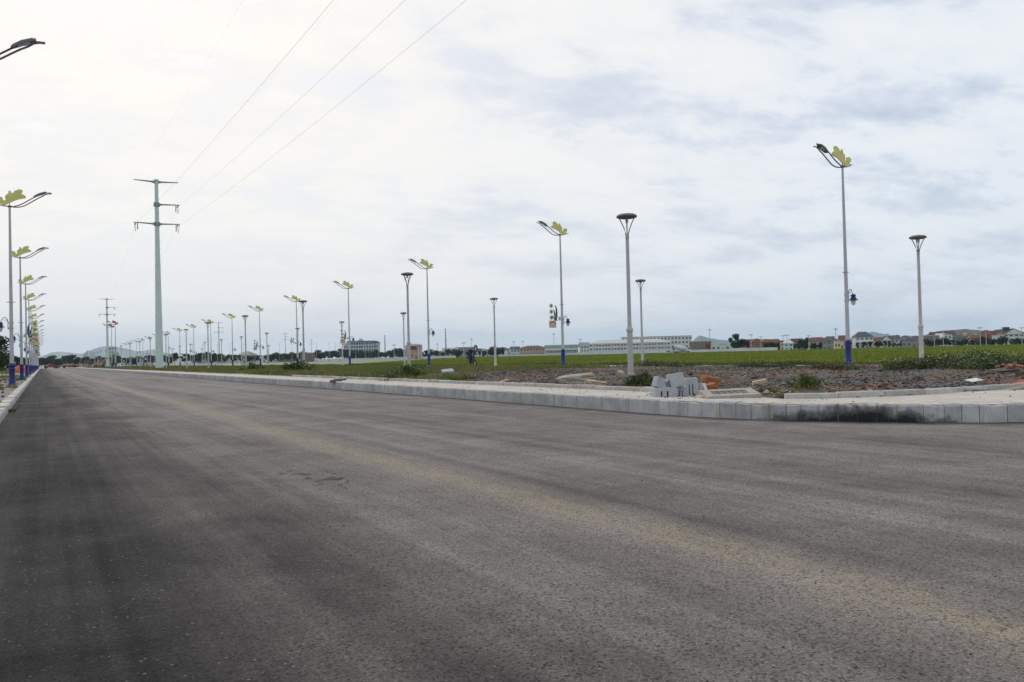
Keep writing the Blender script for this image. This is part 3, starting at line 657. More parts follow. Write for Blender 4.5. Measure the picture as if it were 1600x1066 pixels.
            for z_ in (4.61, 4.16, 3.71):
                f_ = MB()
                for j in range(8):
                    a = j*math.pi/4
                    pl = [(0.03, -0.02), (0.11, -0.05), (0.195, 0), (0.11, 0.05), (0.03, 0.02)]
                    f_.sheet([(0.98+u*math.cos(a)-v*math.sin(a), z_+u*math.sin(a)+v*math.cos(a)) for u, v in pl], 0.03+0.004*(j % 2), lambda u, v, w: (u, w, v))
                f_ = f_.build('flower', 'petal_sheet', t)
                MB().lathe([(0.01,-0.03),(0.05,-0.025),(0.05,0.025),(0.01,0.03)], 8).build('flower_centre', 'leaf_sheet', f_)
                f_.children[0].location = (0.98, 0, z_); f_.children[0].rotation_euler = (R(90), 0, 0)
            pn = MB().box((0.88,0,3.21),(0.62,0.05,0.56)).build('banner', 'panel', t)
            arc = [(0.88+0.29*math.cos(R(a)), 3.16+0.29*math.sin(R(a))*0.95) for a in range(0, 181, 15)] + [(0.88+0.19*math.cos(R(a)), 3.16+0.19*math.sin(R(a))) for a in range(180, -1, -15)]
            MB().sheet(arc, 0.062, lambda u, v, w: (u, w, v)).build('banner_arch', 'red_sheet', pn)
            MB().sheet([(0.88+0.10*math.cos(R(a)), 3.10+0.10*math.sin(R(a))) for a in range(0, 360, 30)], 0.058, lambda u, v, w: (u, w, v)).build('banner_disc', 'petal_sheet', pn)
            MB().tube([(0.80,0,3.52),(0.80,0,3.48)], 0.012).build('hanger', 'steel', t)
        else:
            for j, (a, c, r_) in enumerate(((0.55,4.2,.17),(0.85,4.35,.14),(1.0,4.05,.16),(0.75,3.9,.17),(0.55,3.75,.13),(0.95,3.72,.15))):
                MB().sheet([(a+r_*(1 if i % 2 else .55)*math.cos(R(i*30)), c+r_*(1 if i % 2 else .55)*math.sin(R(i*30))) for i in range(12)], 0.03, lambda u, v, w, j=j: (u, w+0.012*(j-3), v)).build('leaf_rosette', 'leaf_sheet', t)
            MB().tube([(0.3,0,3.6),(0.6,0,3.72),(0.8,0,4.0),(0.9,0,4.3)], 0.02).build('stalk', 'leaf_sheet', t)
    return t
lamps = {0: make_street_lamp(0), 1: make_street_lamp(1), 2: make_street_lamp(2), 'red': make_street_lamp(0, 'red_sheet')}
_used = set()
def inst(protos, key):
    p = protos[key]
    if (id(protos), key) in _used: return copy_tree(p)
    _used.add((id(protos), key)); return p
LBL = 'tall blue-footed street lamp with yellow cut-out, %s'
for k in range(17):
    v = 1 if k in (2, 3, 6) else 0
    place(inst(lamps, v), (-1.47 if k else -1.85, 28.7+25.2*k, 0.19), R(random.uniform(-2, 2)),
          LBL % ('flower banner, along the left kerb' if v else 'no banner, along the left kerb'), 'street lamps along the left kerb')
for k in range(17):
    v = {1: 1, 3: 1, 4: 2, 5: 1, 8: 2}.get(k, 0)
    lb = LBL % ('no banner, beside the rice field')
    if v == 1: lb = LBL % 'flower banner, beside the rice field'
    if v == 2: lb = LBL % 'dark leaf ornament, beside the rice field'
    place(inst(lamps, v), (34.75 if k else 35.4, 27.9+25.3*k, 0.325), R(180+random.uniform(-2, 2)), lb, 'street lamps beside the rice field')
for x_, Z_ in ((175, 205), (181, 190)):
    place(inst(lamps, 'red'), AT(x_, Z_, 0.32), R(180 if x_ < 180 else 150), 'tall street lamp with a red cut-out on top, beyond the pale green power pole', 'street lamps with red cut-outs')
# lamps of the cross street far behind
for k in range(16):
    place(copy_tree(lamps[0]), AT(300 + k*19.5 + random.uniform(-3, 3), 440+4*k, 0.0), R(75), 'small distant street lamp in the row of the far cross street', 'street lamps of the far cross street')

# ------------------------------------------------------------------ park lamps
def make_park_lamp():
    t = thing('park_lamp', 'x', 'park lamp')
    MB().lathe([(0.20,-0.35),(0.20,0.02),(0.15,0.04),(0.125,0.16),(0.105,0.22),(0.10,1.72),(0.125,1.75),(0.125,1.83),(0.09,1.90),(0.075,1.96)], 8).build('base_column', 'park_post', t)
    MB().lathe([(0.075,1.93),(0.062,5.0),(0.062,5.16),(0.07,5.17),(0.07,5.24),(0.05,5.28)], 12).build('pole', 'park_post', t, True)
    for j in range(4):
        a = R(45+90*j); c, s_ = math.cos(a), math.sin(a)
        MB().tube([(0.045*c,0.045*s_,5.15),(0.05*c,0.05*s_,5.32),(0.10*c,0.10*s_,5.5),(0.18*c,0.18*s_,5.7),(0.28*c,0.28*s_,5.9)], 0.02).build('strut', 'park_head', t, True)
    h = MB().lathe([(0.05,5.85),(0.22,5.87),(0.355,5.90),(0.38,5.93),(0.375,5.97),(0.30,6.02),(0.12,6.05),(0.01,6.055)], 20).build('lamp_disc', 'park_head', t, True)
    MB().lathe([(0.01,5.70),(0.05,5.71),(0.055,5.86),(0.02,5.87)], 10).build('light_tube', 'lens', h)
    return t
parks = {0: make_park_lamp()}
for k in range(17):
    x_, y_ = [(18.64, 24.06), (19.15, 46.2), (19.5, 70.4), (19.5, 93.6), (18.3, 110)][k] if k < 5 else (18.8 + random.uniform(-.25, .25), 110+22.9*(k-4))
    place(inst(parks, 0), (x_, y_, float(rub_z(x_, y_))), random.random(), 'pale round-topped park lamp post on the strip next to the road', 'park lamps on the strip next to the road')
for k in range(17):
    QP = [(35.4, 23.9), (36.7, 46.0), (34.9, 64.4), (35.5, 87.0)]
    place(inst(parks, 0), (*(QP[k] if k < 4 else (35.4 + random.uniform(-.15, .15), 87+21.8*(k-3))), 0.325), random.random(), 'pale round-topped park lamp post beside the rice field', 'park lamps beside the rice field')

# ------------------------------------------------------------------ power poles and wires
def make_pylon():
    t = thing('power_pole', 'x', 'power pole')
    MB().lathe([(0.95,-0.4),(0.95,0.25),(0.70,0.26)], 12).build('footing', 'old_concrete', t)
    prof = [(0.66,0.1),(0.56,9.0),(0.58,9.0),(0.58,9.3),(0.54,9.3),(0.44,18),(0.46,18),(0.46,18.3),(0.42,18.3),(0.29,32.7),(0.35,32.8),(0.35,33.0),(0.2,33.05)]
    MB().lathe(prof, 12).build('shaft', 'pylon', t)
    def arm(z, s_, l_):
        a = MB().rings([[(s_*x_, y_*w_, z+rise+zz*w_) for y_, zz in ((-1,-1),(1,-1),(1,1),(-1,1))] for x_, w_, rise in ((0.25,0.24,0),(0.6,0.17,0.03),(0.9,0.12,0.05),(l_,0.065,0.16))])
        return a.build('cross_arm', 'pylon_arm', t)
    for s_ in (1, -1): arm(32.55, s_, 3.6)
    for z, ss in ((28.6, (1,)), (25.2, (1, -1))):
        MB().lathe([(0.46,z-0.35),(0.52,z-0.3),(0.52,z+0.3),(0.46,z+0.35)], 12).build('arm_band', 'pylon_arm', t)
        for s_ in ss:
            a = arm(z, s_, 3.7)
            for dy in (-0.35, 0.35):
                MB().tube([(s_*3.45, dy*.3, z+0.1), (s_*3.45, dy*3.2, z-0.12)], [0.09, 0.09], 6).build('insulator', 'insul', a)
            MB().tube([(s_*3.45, -1.1, z-0.12), (s_*3.45, -.6, z-1.0), (s_*3.45, 0, z-1.35), (s_*3.45, .6, z-1.0), (s_*3.45, 1.1, z-0.12)], 0.03).build('jumper', 'wire', a)
            MB().tube([(s_*3.1, 0, z+.05), (s_*3.1, 0, z-1.1)], 0.07).build('insulator', 'insul', a)
    bt = MB()
    for k in range(46):
        z = 3 + k*0.62; r = 0.66 - z*0.0105
        s_ = 1 if k % 2 else -1
        bt.tube([(s_*r*.9, 0.05, z), (s_*(r+0.16), 0.05, z)], 0.014, 4)
    bt.build('step_bolts', 'pylon', t)
    return t
pyl = {0: make_pylon()}
place(inst(pyl, 0), (17.7, 155, 0.3), R(0), 'tall pale green tapered steel power pole with three cross arms, the largest one')
place(inst(pyl, 0), (27.5, 443, 0.2), R(0), 'grey green power pole standing beyond the red street lamps')
place(inst(pyl, 0), (20, -135, 0.2), R(0), 'power pole behind the viewer carrying the near ends of the wires')
for i, (x_, y_, a) in enumerate(((124, 695, -25), (248, 973, -25), (366, 1277, -25), (500, 1580, -25))):
    place(inst(pyl, 0), (x_, y_, 0), R(a), 'small far power pole of the line crossing the plain', 'far power poles crossing the plain')
def wire(a, b, sag, r, lab):
    a, b = Vector(a), Vector(b)
    pts = [a.lerp(b, t) - Vector((0, 0, 4*sag*t*(1-t))) for t in [i/48 for i in range(49)]]
    tag(MB().tube(pts, r, 5).build('power_line', 'wire'), lab[0], 'power line', lab[1])
P0, P1, P2 = (20, -135), (17.7, 155), (27.5, 443)
near_lab = ('thin dark conductor running from the large pale green power pole overhead', 'overhead conductors')
far_lab = ('thin conductor strung between the pale green pole and the pole behind it', 'far conductors')
for off, z in ((3.45, 28.5), (-3.45, 25.1), (3.45, 25.1)):
    wire((P1[0]+off, P1[1]-1.1, z+.2), (P0[0]+off, P0[1]+1.1, z+.2), 3.2, 0.0085, near_lab)
    wire((P1[0]+off, P1[1]+1.1, z+.2), (P2[0]+off, P2[1]-1.1, z+.1), 4.0, 0.005, far_lab)
for off in (-3.5, 3.5):
    wire((P1[0]+off, P1[1], 33.05), (P0[0]+off, P0[1], 33.05), 2.2, 0.003, ('very thin ground wire from the top arm of the large pale green power pole', 'ground wires'))

# ------------------------------------------------------------------ loose things on and near the strip
def chunk(name, dims, mat, loc, rot, seed, label, cat, cuts=2, rough=0.12, group=None):
    bm = bmesh.new(); bmesh.ops.create_cube(bm, size=1)
    bmesh.ops.subdivide_edges(bm, edges=bm.edges[:], cuts=cuts, use_grid_fill=True)
    rs = random.Random(seed)
    for v in bm.verts:
        v.co *= (1 - 0.25*max(0, v.co.length-0.6))
        v.co += Vector((rs.uniform(-1,1), rs.uniform(-1,1), rs.uniform(-1,1)))*rough*0.5
        v.co = Vector((v.co.x*dims[0], v.co.y*dims[1], v.co.z*dims[2]))
    bm.normal_update(); me = bpy.data.meshes.new(name); bm.to_mesh(me); bm.free(); me.materials.append(M[mat])
    o = link(name, me); o.location = loc; o.rotation_euler = rot
    return tag(o, label, cat, group)
def gp(x, y, dz=0.0):
    p = G(x, y, 0.36); p = G(x, y, float(rub_z(p[0], p[1]))); return (p[0], p[1], float(rub_z(p[0], p[1])) + dz)
def hollow_block(name, loc, rot, label, dims=(0.52, 0.30, 0.26), slots=True, group=None):
    """grey kerb block with slots cut through its lower edge"""
    w, d, h = dims
    if slots:
        xs = [-w/2, -w*.22, -w*.13, w*.02, w*.11, w/2]
        ol = [(-w/2, -h/2), (-w*.24, -h/2), (-w*.24, h*.12), (-w*.17, h*.12), (-w*.17, -h/2), (w*.02, -h/2), (w*.02, h*.12), (w*.10, h*.12), (w*.10, -h/2), (w/2, -h/2), (w/2, h/2-.012), (w/2-.012, h/2), (-w/2+.012, h/2), (-w/2, h/2-.012)]
    else:
        c = .014; ol = [(-w/2+c, -h/2), (w/2-c, -h/2), (w/2, -h/2+c), (w/2, h/2-c), (w/2-c, h/2), (-w/2+c, h/2), (-w/2, h/2-c), (-w/2, -h/2+c)]
    bm = bmesh.new(); f = bm.faces.new([bm.verts.new((u, -d/2, v)) for u, v in ol])
    e = bmesh.ops.extrude_face_region(bm, geom=[f]); bmesh.ops.translate(bm, verts=[g for g in e['geom'] if isinstance(g, bmesh.types.BMVert)], vec=(0, d, 0))
    bmesh.ops.triangulate(bm, faces=bm.faces[:]); bmesh.ops.recalc_face_normals(bm, faces=bm.faces[:])
    me = bpy.data.meshes.new(name); bm.to_mesh(me); bm.free(); me.materials.append(M['block'])
    o = link(name, me); o.location = loc; o.rotation_euler = rot
    return tag(o, label, 'concrete block', group)
# the heap of grey blocks, standing across the edging gap
def blk(px, py, z0, dims, rot, label, slots=False, up=None):
    p = G(px, py, 0.302); hollow_block('concrete_block', (p[0], p[1]+dims[1]*.4, z0+(up if up is not None else dims[2]/2)), rot, label, dims, slots)
fz = -TH
blk(1044.5, 620, 0.302, (0.50, 0.32, 0.20), (0, 0, fz+R(4)), 'slotted grey concrete block lying flat at the open-front end of the block heap', True)
blk(1071, 618.5, 0.302, (0.22, 0.30, 0.20), (0, R(9), fz-R(8)), 'narrow grey concrete block wedged under the topmost block of the heap', True)
blk(1086, 616.5, 0.302, (0.28, 0.32, 0.37), (0, R(-2), fz-R(5)), 'upright grey concrete block with slots in the foot beside white splinter', True)
blk(1098, 615.5, 0.302, (0.12, 0.26, 0.24), (R(-4), 0, fz-R(25)), 'thin grey concrete block on edge between the heap and the orange stones')
blk(1062, 619, 0.500, (0.31, 0.30, 0.30), (R(-5), R(-8), fz+R(3)), 'tilted grey concrete cube, topmost of the block heap', up=0.150)
blk(1034, 620, 0.500, (0.17, 0.26, 0.23), (0, R(17), fz+R(14)), 'pale grey concrete block leaning on the flat slotted block', up=0.115)
blk(1049, 619, 0.495, (0.12, 0.20, 0.20), (R(6), R(-28), fz+R(6)), 'broken grey concrete splinter jammed between two tilted blocks', up=0.075)
blk(1041, 613.5, 0.302, (0.26, 0.26, 0.24), (0, R(6), fz-R(20)), 'grey concrete block at the back of the heap, half hidden', up=0.08)
p = G(1103, 617, .302); chunk('broken_board', (0.06, 0.04, 0.27), 'white_board', (p[0], p[1], 0.42), (R(6), R(-17), fz), 3, 'white splinter of board leaning beside the grey block heap', 'board', 2, 0.1)
p = gp(1113, 606); chunk('orange_stone', (0.34, 0.30, 0.16), 'orange_stone', (p[0], p[1]+.1, 0.56), (R(5), R(14), fz+R(8)), 5, 'large orange laterite stone resting on others beside the grey block heap', 'stone', 2, 0.12)
p = gp(1111, 611); chunk('orange_stone', (0.27, 0.28, 0.20), 'orange_stone', (p[0], p[1], 0.42), (R(2), R(-12), fz), 6, 'smaller orange stone lying under the large orange stone', 'stone', 2, 0.15)
p = gp(1117, 603); chunk('orange_stone', (0.24, 0.2, 0.18), 'orange_stone', (p[0]+.15, p[1]+.2, 0.46), (R(2), R(20), fz), 16, 'rust orange stone behind the large orange stone', 'stone', 3, 0.2)
p = gp(1187, 606); chunk('tan_slab', (0.33, 0.26, 0.13), 'tan_stone', (p[0], p[1], p[2]+.07), (R(4), R(-9), fz-R(14)), 8, 'flat tan stone slab on red earth beside the green weeds', 'stone', 3, 0.10)
p = gp(900, 594); chunk('concrete_lump', (1.15, 0.45, 0.30), 'old_concrete', (p[0], p[1], p[2]+.10), (R(6), R(-5), fz+R(4)), 9, 'long pale lump of old concrete lying on grey gravel', 'concrete lump', 5, 0.13)
p = gp(936, 594); chunk('concrete_lump', (0.62, 0.4, 0.22), 'tan_stone', (p[0], p[1]+.2, p[2]+.08), (R(3), R(6), fz-R(8)), 10, 'short brownish lump of old concrete next to the long pale lump', 'concrete lump', 4, 0.2)
p = gp(971, 588); chunk('concrete_lump', (0.42, 0.3, 0.24), 'tan_stone', (p[0], p[1], p[2]+.06), (R(13), R(26), fz-R(18)), 12, 'tilted tan stone chunk leaning against the foot of a park lamp', 'stone', 4, 0.22)
p = gp(700, 585); chunk('pale_slab', (0.62, 0.5, 0.12), 'block', (p[0], p[1], p[2]+.14), (R(14), R(-4), fz+R(20)), 13, 'flat pale grey slab lying on gravel near the grass edge', 'slab', 3, 0.07)
p = gp(738, 595); chunk('pale_slab', (0.30, 0.22, 0.06), 'white_board', (p[0], p[1], p[2]+.05), (R(10), R(-14), fz), 14, 'small white flat flake on brown gravel behind the edging', 'slab', 2, 0.12)
p = gp(787, 597); chunk('pale_slab', (0.32, 0.22, 0.07), 'tan_stone', (p[0], p[1], p[2]+.04), (R(8), R(-20), fz), 15, 'small cream flat stone on reddish gravel behind the edging', 'slab', 2, 0.12)
# drain frame slab lying on the pavement
p = G(1152, 622, 0.302)
fr = thing('drain_frame', 'cream concrete drain frame slab lying at the pavement corner', 'drain frame', (p[0]+.06, p[1]+.28, 0.345), fz+R(1)); fr.rotation_euler = (R(8), R(-1.5), fz+R(1))
ring = MB()
for (cx_, cy_, sx, sy) in ((0, -.27, 1.10, .18), (0, .27, 1.10, .18), (-.46, 0, .18, .358), (.46, 0, .18, .358)): ring.box((cx_, cy_, .035+(.002 if sx < .5 else 0)), (sx, sy, .07))
ring.build('rim', 'old_concrete', fr)
MB().box((0, 0, 0.022), (0.74, 0.36, 0.04)).build('cover', 'oldpave', fr)
for k in range(6): MB().box((-.31+k*.125, 0, 0.05), (0.05, 0.34, 0.02)).build('grate_bar', 'dark_steel', fr)
# rubbish by the corner on the right
p = gp(1510, 599); chunk('stone_slab', (0.30, 0.30, 0.10), 'block', (p[0], p[1]+.1, p[2]+.05), (0, R(-2), fz+R(6)), 21, 'grey stone slab lying under the white board behind the edging', 'slab', 2, 0.06)
o = tag(MB().box((0,0,0), (0.30, 0.24, 0.012)).build('white_board', 'white_board'), 'clean white flat board tilted on grey slab behind the edging', 'board')
p = gp(1522, 600); o.location = (p[0], p[1], p[2]+.085); o.rotation_euler = (R(9), R(-7), fz+R(10))
p = gp(1584, 598); o = chunk('plank', (0.95, 0.16, 0.05), 'wood', (p[0]+.05, p[1], p[2]+.10), (R(5), R(-8), fz+R(8)), 22, 'weathered plank leaning on brick rubble at the corner', 'plank', 3, 0.05)
p = gp(1597, 592); chunk('earth_mound', (0.8, 0.6, 0.34), 'soil', (p[0]+.25, p[1]+.5, p[2]+.04), (0, 0, fz), 23, 'mound of earth and mortar under the broken bricks', 'mound', 4, 0.2)
for j in range(9):
    p = gp(1585+j*4, 589); chunk('brick', (0.21, 0.10, 0.065), 'brick', (p[0]+random.uniform(-.1,.1), p[1]+.25+random.uniform(-.1,.3), p[2]+.24+random.uniform(-.04,.06)), (R(random.uniform(-25,25)), R(random.uniform(-25,25)), random.random()*3), 30+j, 'broken red brick on the mound by the plank', 'brick', 1, 0.08, 'broken bricks by the plank')
p = gp(1596, 580); chunk('stone_slab', (0.55, 0.5, 0.16), 'old_concrete', (p[0]+.1, p[1]-.6, p[2]+.40), (R(8), R(-14), fz), 24, 'grey rock on top of the brick mound', 'stone', 3, 0.16)
p = gp(1588, 601); pp = MB().tube([(0,0,0),(.3,.1,.02)], 0.045, 12); o = tag(pp.build('pipe', 'orange'), 'short orange plastic pipe end under the plank', 'pipe'); o.location = (p[0], p[1], p[2]+.05); o.rotation_euler = (0, 0, fz)
# clods on pavement
for j, (px, py, s_) in enumerate(((528, 596, .16), (520, 597, .13), (536, 594.5, .12), (428, 585.5, .14), (470, 588, .10))):
    p = G(px, py, 0.302); chunk('earth_clod', (s_*2.2, s_*1.4, s_*.8), 'soil', (p[0], p[1], 0.302+s_*.25), (0, 0, j), 60+j, 'dark earth clod dropped on the pale pavement', 'clod', 2, 0.25, 'earth clods on the pavement')

# ------------------------------------------------------------------ weeds and bushes
def leaf_cloud(n, fn, size, mat, name):
    """n leaf quads at fn(n)->(n,3)"""
    C = fn(n); a = RNG.normal(0, 1, (n, 3)); a /= np.linalg.norm(a, axis=1)[:, None]
    b = RNG.normal(0, 1, (n, 3)); b -= a*(a*b).sum(1)[:, None]; b /= np.linalg.norm(b, axis=1)[:, None]
    s_ = size*(0.6+0.8*RNG.random(n))[:, None]
    V = np.stack([C-a*s_, C+b*s_*.45, C+a*s_, C-b*s_*.45], 1).reshape(-1, 3)
    return np_mesh(name, V, (np.arange(n)*4)[:, None] + np.arange(4)[None], mat)
def make_weed(w, h, n, size, mat='weed', flowers=0, nst=22, grassy=0):
    t = thing('weed', 'x', 'weeds')
    tips = [(random.gauss(0, w*.33), random.gauss(0, w*.28)) for _ in range(nst)]
    hs = [h*(0.45+0.55*random.random())*(1-0.5*min(1, math.hypot(*q)/w)) for q in tips]
    st = MB()
    for (x_, y_), hh in zip(tips, hs): st.tube([(x_*.55, y_*.55, -0.05), (x_*.75, y_*.75, hh*.5), (x_, y_, hh)], [0.007, .006, .003], 3)
    st.build('stems', 'stem', t)
    T = np.array([(x_, y_, hh) for (x_, y_), hh in zip(tips, hs)])
    def fn(n_):
        i = RNG.integers(0, nst, n_); k = RNG.random(n_)**0.7
        base = T[i]*np.stack([0.55+.45*k, 0.55+.45*k, k], -1); return base + RNG.normal(0, 1, (n_, 3))*np.array([w*.07, w*.07, h*.04])
    link('foliage', leaf_cloud(n, fn, size, mat, 'foliage'), t)
    if grassy:
        q = RNG.normal(0, w*.33, (grassy, 2)); tag(link('grass_blades', blades('grass_blades', q[:, 0], q[:, 1], np.full(grassy, -.03), h*(0.25+.75*RNG.random(grassy)**1.6)*np.exp(-(np.hypot(q[:, 0], q[:, 1])/(w*.55))**2), np.full(grassy, .02), 'grass', 0.6, False), t), kind='stuff')
    if flowers:
        i = RNG.integers(0, nst, flowers); C = T[i] + RNG.normal(0, 1, (flowers, 3))*np.array([w*.1, w*.1, h*.06]) + np.array([0, 0, .05])
        link('blossoms', leaf_cloud(flowers, lambda n_: C, 0.025, 'petal', 'blossoms'), t)
    return t
weeds = {k: make_weed(*a) for k, a in {'low': (0.8, 0.42, 1500, .035, 'weed', 0, 26, 500), 'tuft': (0.9, 0.35, 500, .03, 'weed', 0, 16, 1300), 'tall': (1.5, 0.8, 1300, .05, 'weed', 0, 30, 0),
                                       'flower': (1.8, 0.95, 1700, .05, 'weed', 70, 36, 0), 'dry': (1.4, 0.85, 1500, .04, 'weed_dry', 0, 44, 0)}.items()}
def weed(key, px, py, sc, label, group=None, z=None):
    p = gp(px, py) if z is None else tuple(G(px, py, z))
    o = inst(weeds, key); place(o, (p[0], p[1], p[2]-.02), random.random()*6, label, None, (sc*random.uniform(.9, 1.25), sc*random.uniform(.9, 1.25), sc*(random.uniform(.95, 1.2) if key in ('low', 'tuft') else random.uniform(.48, .8))))
    if 'group' in o: del o['group']
    if group: o['group'] = group
WG = 'flowering weeds beside the rice field'
weed('low', 1004, 606, 1.0, 'low dark green weed clump between park lamp foot and block heap')
weed('low', 1018, 605, 0.85, 'leafy weed clump beside the heap of grey blocks, nearest its leaning block')
weed('low', 990, 603, 0.7, 'small green weed clump right at the foot of the park lamp near the block heap')
weed('low', 636, 592, 1.7, 'bushy green weed clump hiding the foot of a park lamp by the edging')
weed('tuft', 612, 593, 1.5, 'grassy green tuft beside the bushy weed clump near the edging')
weed('low', 1258, 611, 0.75, 'bright green weed clump behind the end of the corner edging')
weed('tuft', 1228, 615, 0.7, 'grassy tuft growing in the gap at the end of the corner edging')
weed('tuft', 1200, 614, 0.6, 'short green tuft between tan slab and drain frame')
weed('tuft', 475, 578, 2.2, 'large green tuft at the foot of a park lamp on the grassy strip')
weed('low', 465, 581, 2.4, 'broad dark green weed patch near the pavement on the grassy strip')
weed('low', 395, 580, 2.2, 'green weed patch on the grassy strip nearer the large power pole')
weed('dry', 1285, 577, 1.15, 'brownish dry bush in front of the rice field next to a blue lamp foot')
weed('dry', 1302, 577, 1.0, 'reddish dry weed bush close to a blue lamp foot')
weed('tall', 1315, 576, 0.7, 'green bush touching the blue lamp foot')
for px, py, s_, k in ((1410, 577, .7, 'flower'), (1428, 578, 1.0, 'flower'), (1452, 576, .9, 'dry'), (1464, 575, .95, 'flower'), (1492, 577, .55, 'tall'), (1514, 577, 1.05, 'flower'), (1530, 578, .9, 'flower'), (1545, 579, .8, 'dry'), (1562, 578, 1.05, 'flower'), (1582, 578, .9, 'flower'), (1602, 579, .75, 'tall')):
    weed(k, px, py, s_, 'leafy green weed bush with tiny white flowers before the rice field' if k == 'flower' else 'brown dry weed bush among the white-flowering bushes' if k == 'dry' else 'dark leafy weed bush without flowers before the rice field', WG if k == 'flower' else 'dry bushes beside the rice field' if k == 'dry' else 'leafy bushes beside the rice field')
for px, py, s_, k in ((1010, 573, .8, 'tall'), (1025, 573, .9, 'tall'), (1050, 574, .7, 'flower'), (1075, 574, .7, 'tall'), (1165, 577, .7, 'tall'), (1185, 577, .8, 'tall'), (1205, 577, .7, 'flower'), (1225, 577, .6, 'tall'), (862, 575, .6, 'tall'), (645, 577, .8, 'tall'), (716, 578, .45, 'tall'), (752, 577, .4, 'tall'), (660, 578, .7, 'tall')):
    weed(k, px, py, s_, 'green weed bush at the far edge of the gravel' if k == 'tall' else 'flowering green weed bush at the far edge of the gravel', 'weed bushes at the far edge of the gravel', 0.36)
weed('tuft', 16, 643, 0.35, 'small weed growing in a joint of the left kerb', None, 0.02)

# ------------------------------------------------------------------ trees
def make_tree(h, cw, n, leaf, seed, lobes=9, trunk=0.12):
    rs = random.Random(seed); t = thing('tree', 'x', 'tree')
    tr = MB(); tr.tube([(0,0,-0.3), (rs.uniform(-.1,.1), 0, h*.25), (rs.uniform(-.2,.2), rs.uniform(-.2,.2), h*.5), (rs.uniform(-.3,.3), 0, h*.8)], [trunk*1.4, trunk, trunk*.7, trunk*.25], 7)
    lb = []
    for k in range(lobes):
        a = rs.random()*6.28; rr = cw/2*rs.uniform(.2, .75); z = h*rs.uniform(.38, .86)
        c = (rr*math.cos(a), rr*math.sin(a), z); lb.append((c, cw*rs.uniform(.16, .30)))
        tr.tube([(0,0,h*rs.uniform(.22,.45)), (c[0]*.5, c[1]*.5, z*.85), c], [trunk*.5, trunk*.3, trunk*.1], 5)
    tr.build('trunk', 'bark', t)
    Cn = np.array([l[0] for l in lb]); Rr = np.array([l[1] for l in lb])
    def fn(n_):
        i = RNG.integers(0, lobes, n_); v = RNG.normal(0, 1, (n_, 3)); v /= np.linalg.norm(v, axis=1)[:, None]
        v *= (RNG.random(n_)**0.45)[:, None]*Rr[i][:, None]*np.array([1, 1, .8]); return Cn[i]+v
    link('crown', leaf_cloud(n, fn, leaf, 'leaf', 'crown'), t); return t
trees = {0: make_tree(7, 6.5, 1500, .38, 1), 1: make_tree(8, 5.5, 1400, .38, 2, 8), 2: make_tree(6, 7.5, 1500, .40, 3, 10), 3: make_tree(9, 5, 1300, .36, 4, 8), 'near': make_tree(3.6, 4.2, 5200, .11, 5, 14, .07)}
def tree(k, px, Z, h, label, group, z=-.3, w=1.0):
    s_ = h/{0: 6.2, 1: 7.1, 2: 5.4, 3: 8.0, 'near': 3.4}[k]
    o = inst(trees, k); place(o, AT(px, Z, z), random.random()*6, label, group, (s_*w, s_*w, s_))
for px, Z, h in ((-32, 62, 3.6), (-22, 84, 3.6), (-55, 50, 3.0)):
    tree('near', px, Z, h, 'dark leafy tree behind the left pavement', 'trees behind the left pavement', .15)
for i in range(9):
    tree(random.randint(0, 3), 5+i*6+random.uniform(-2, 2), 190+25*i, random.uniform(3.5, 5.5), 'tree in the thin row behind the left street lamps', 'trees behind the left street lamps')
x_ = 58
while x_ < 330:
    tree(random.randint(0, 3), x_, random.uniform(560, 640), random.uniform(6, 9)*(1 if x_ < 140 else .9), 'dark tree in the row closing the far end of the road', 'trees at the far end of the road', w=1.25)
    x_ += random.uniform(5.5, 9) if x_ < 140 else random.uniform(9, 16)
def treerow(x0, x1, Z, h, step, label, group, w=1.2):
    x = x0
    while x < x1:
        tree(random.randint(0, 3), x, Z*random.uniform(.97, 1.03), h*random.uniform(.75, 1.1), label, group, w=w); x += step*random.uniform(.7, 1.3)
treerow(330, 500, 620, 6, 12, 'low tree among the small white houses by the low hills', 'trees by the low hills')
treerow(500, 545, 760, 9, 6, 'dark tree in the row beside the columned hall, nearer the power poles', 'trees beside the columned hall')
treerow(548, 590, 800, 8, 5, 'dark round tree right in front of the columned hall', 'trees in front of the columned hall')
treerow(596, 640, 760, 7.5, 6, 'dark tree between the columned hall and the red-fronted building', 'trees between hall and red-fronted building')
treerow(664, 790, 560, 5.5, 9, 'dark tree in front of the crowded houses behind the field', 'trees in front of the crowded houses')
treerow(1154, 1172, 420, 6, 8, 'tall dark tree next to the brick-coloured house', 'trees next to the brick-coloured house')
treerow(1200, 1330, 402, 4.0, 9, 'dark tree between the small houses behind the field', 'trees between small houses')
treerow(1340, 1440, 385, 3.2, 12, 'garden tree around the white villa and its neighbours', 'garden trees around the white villa')
treerow(1440, 1740, 372, 3.6, 6.5, 'garden tree before the houses near the wooded hill', 'garden trees near the wooded hill', .95)
tree(1, 1147, 410, 8.6, 'tallest dark tree rising above the low white building', None, w=.75)
tree(2, 1256, 395, 5.2, 'broad dark tree beside the house with orange-red roof', None, w=.75)

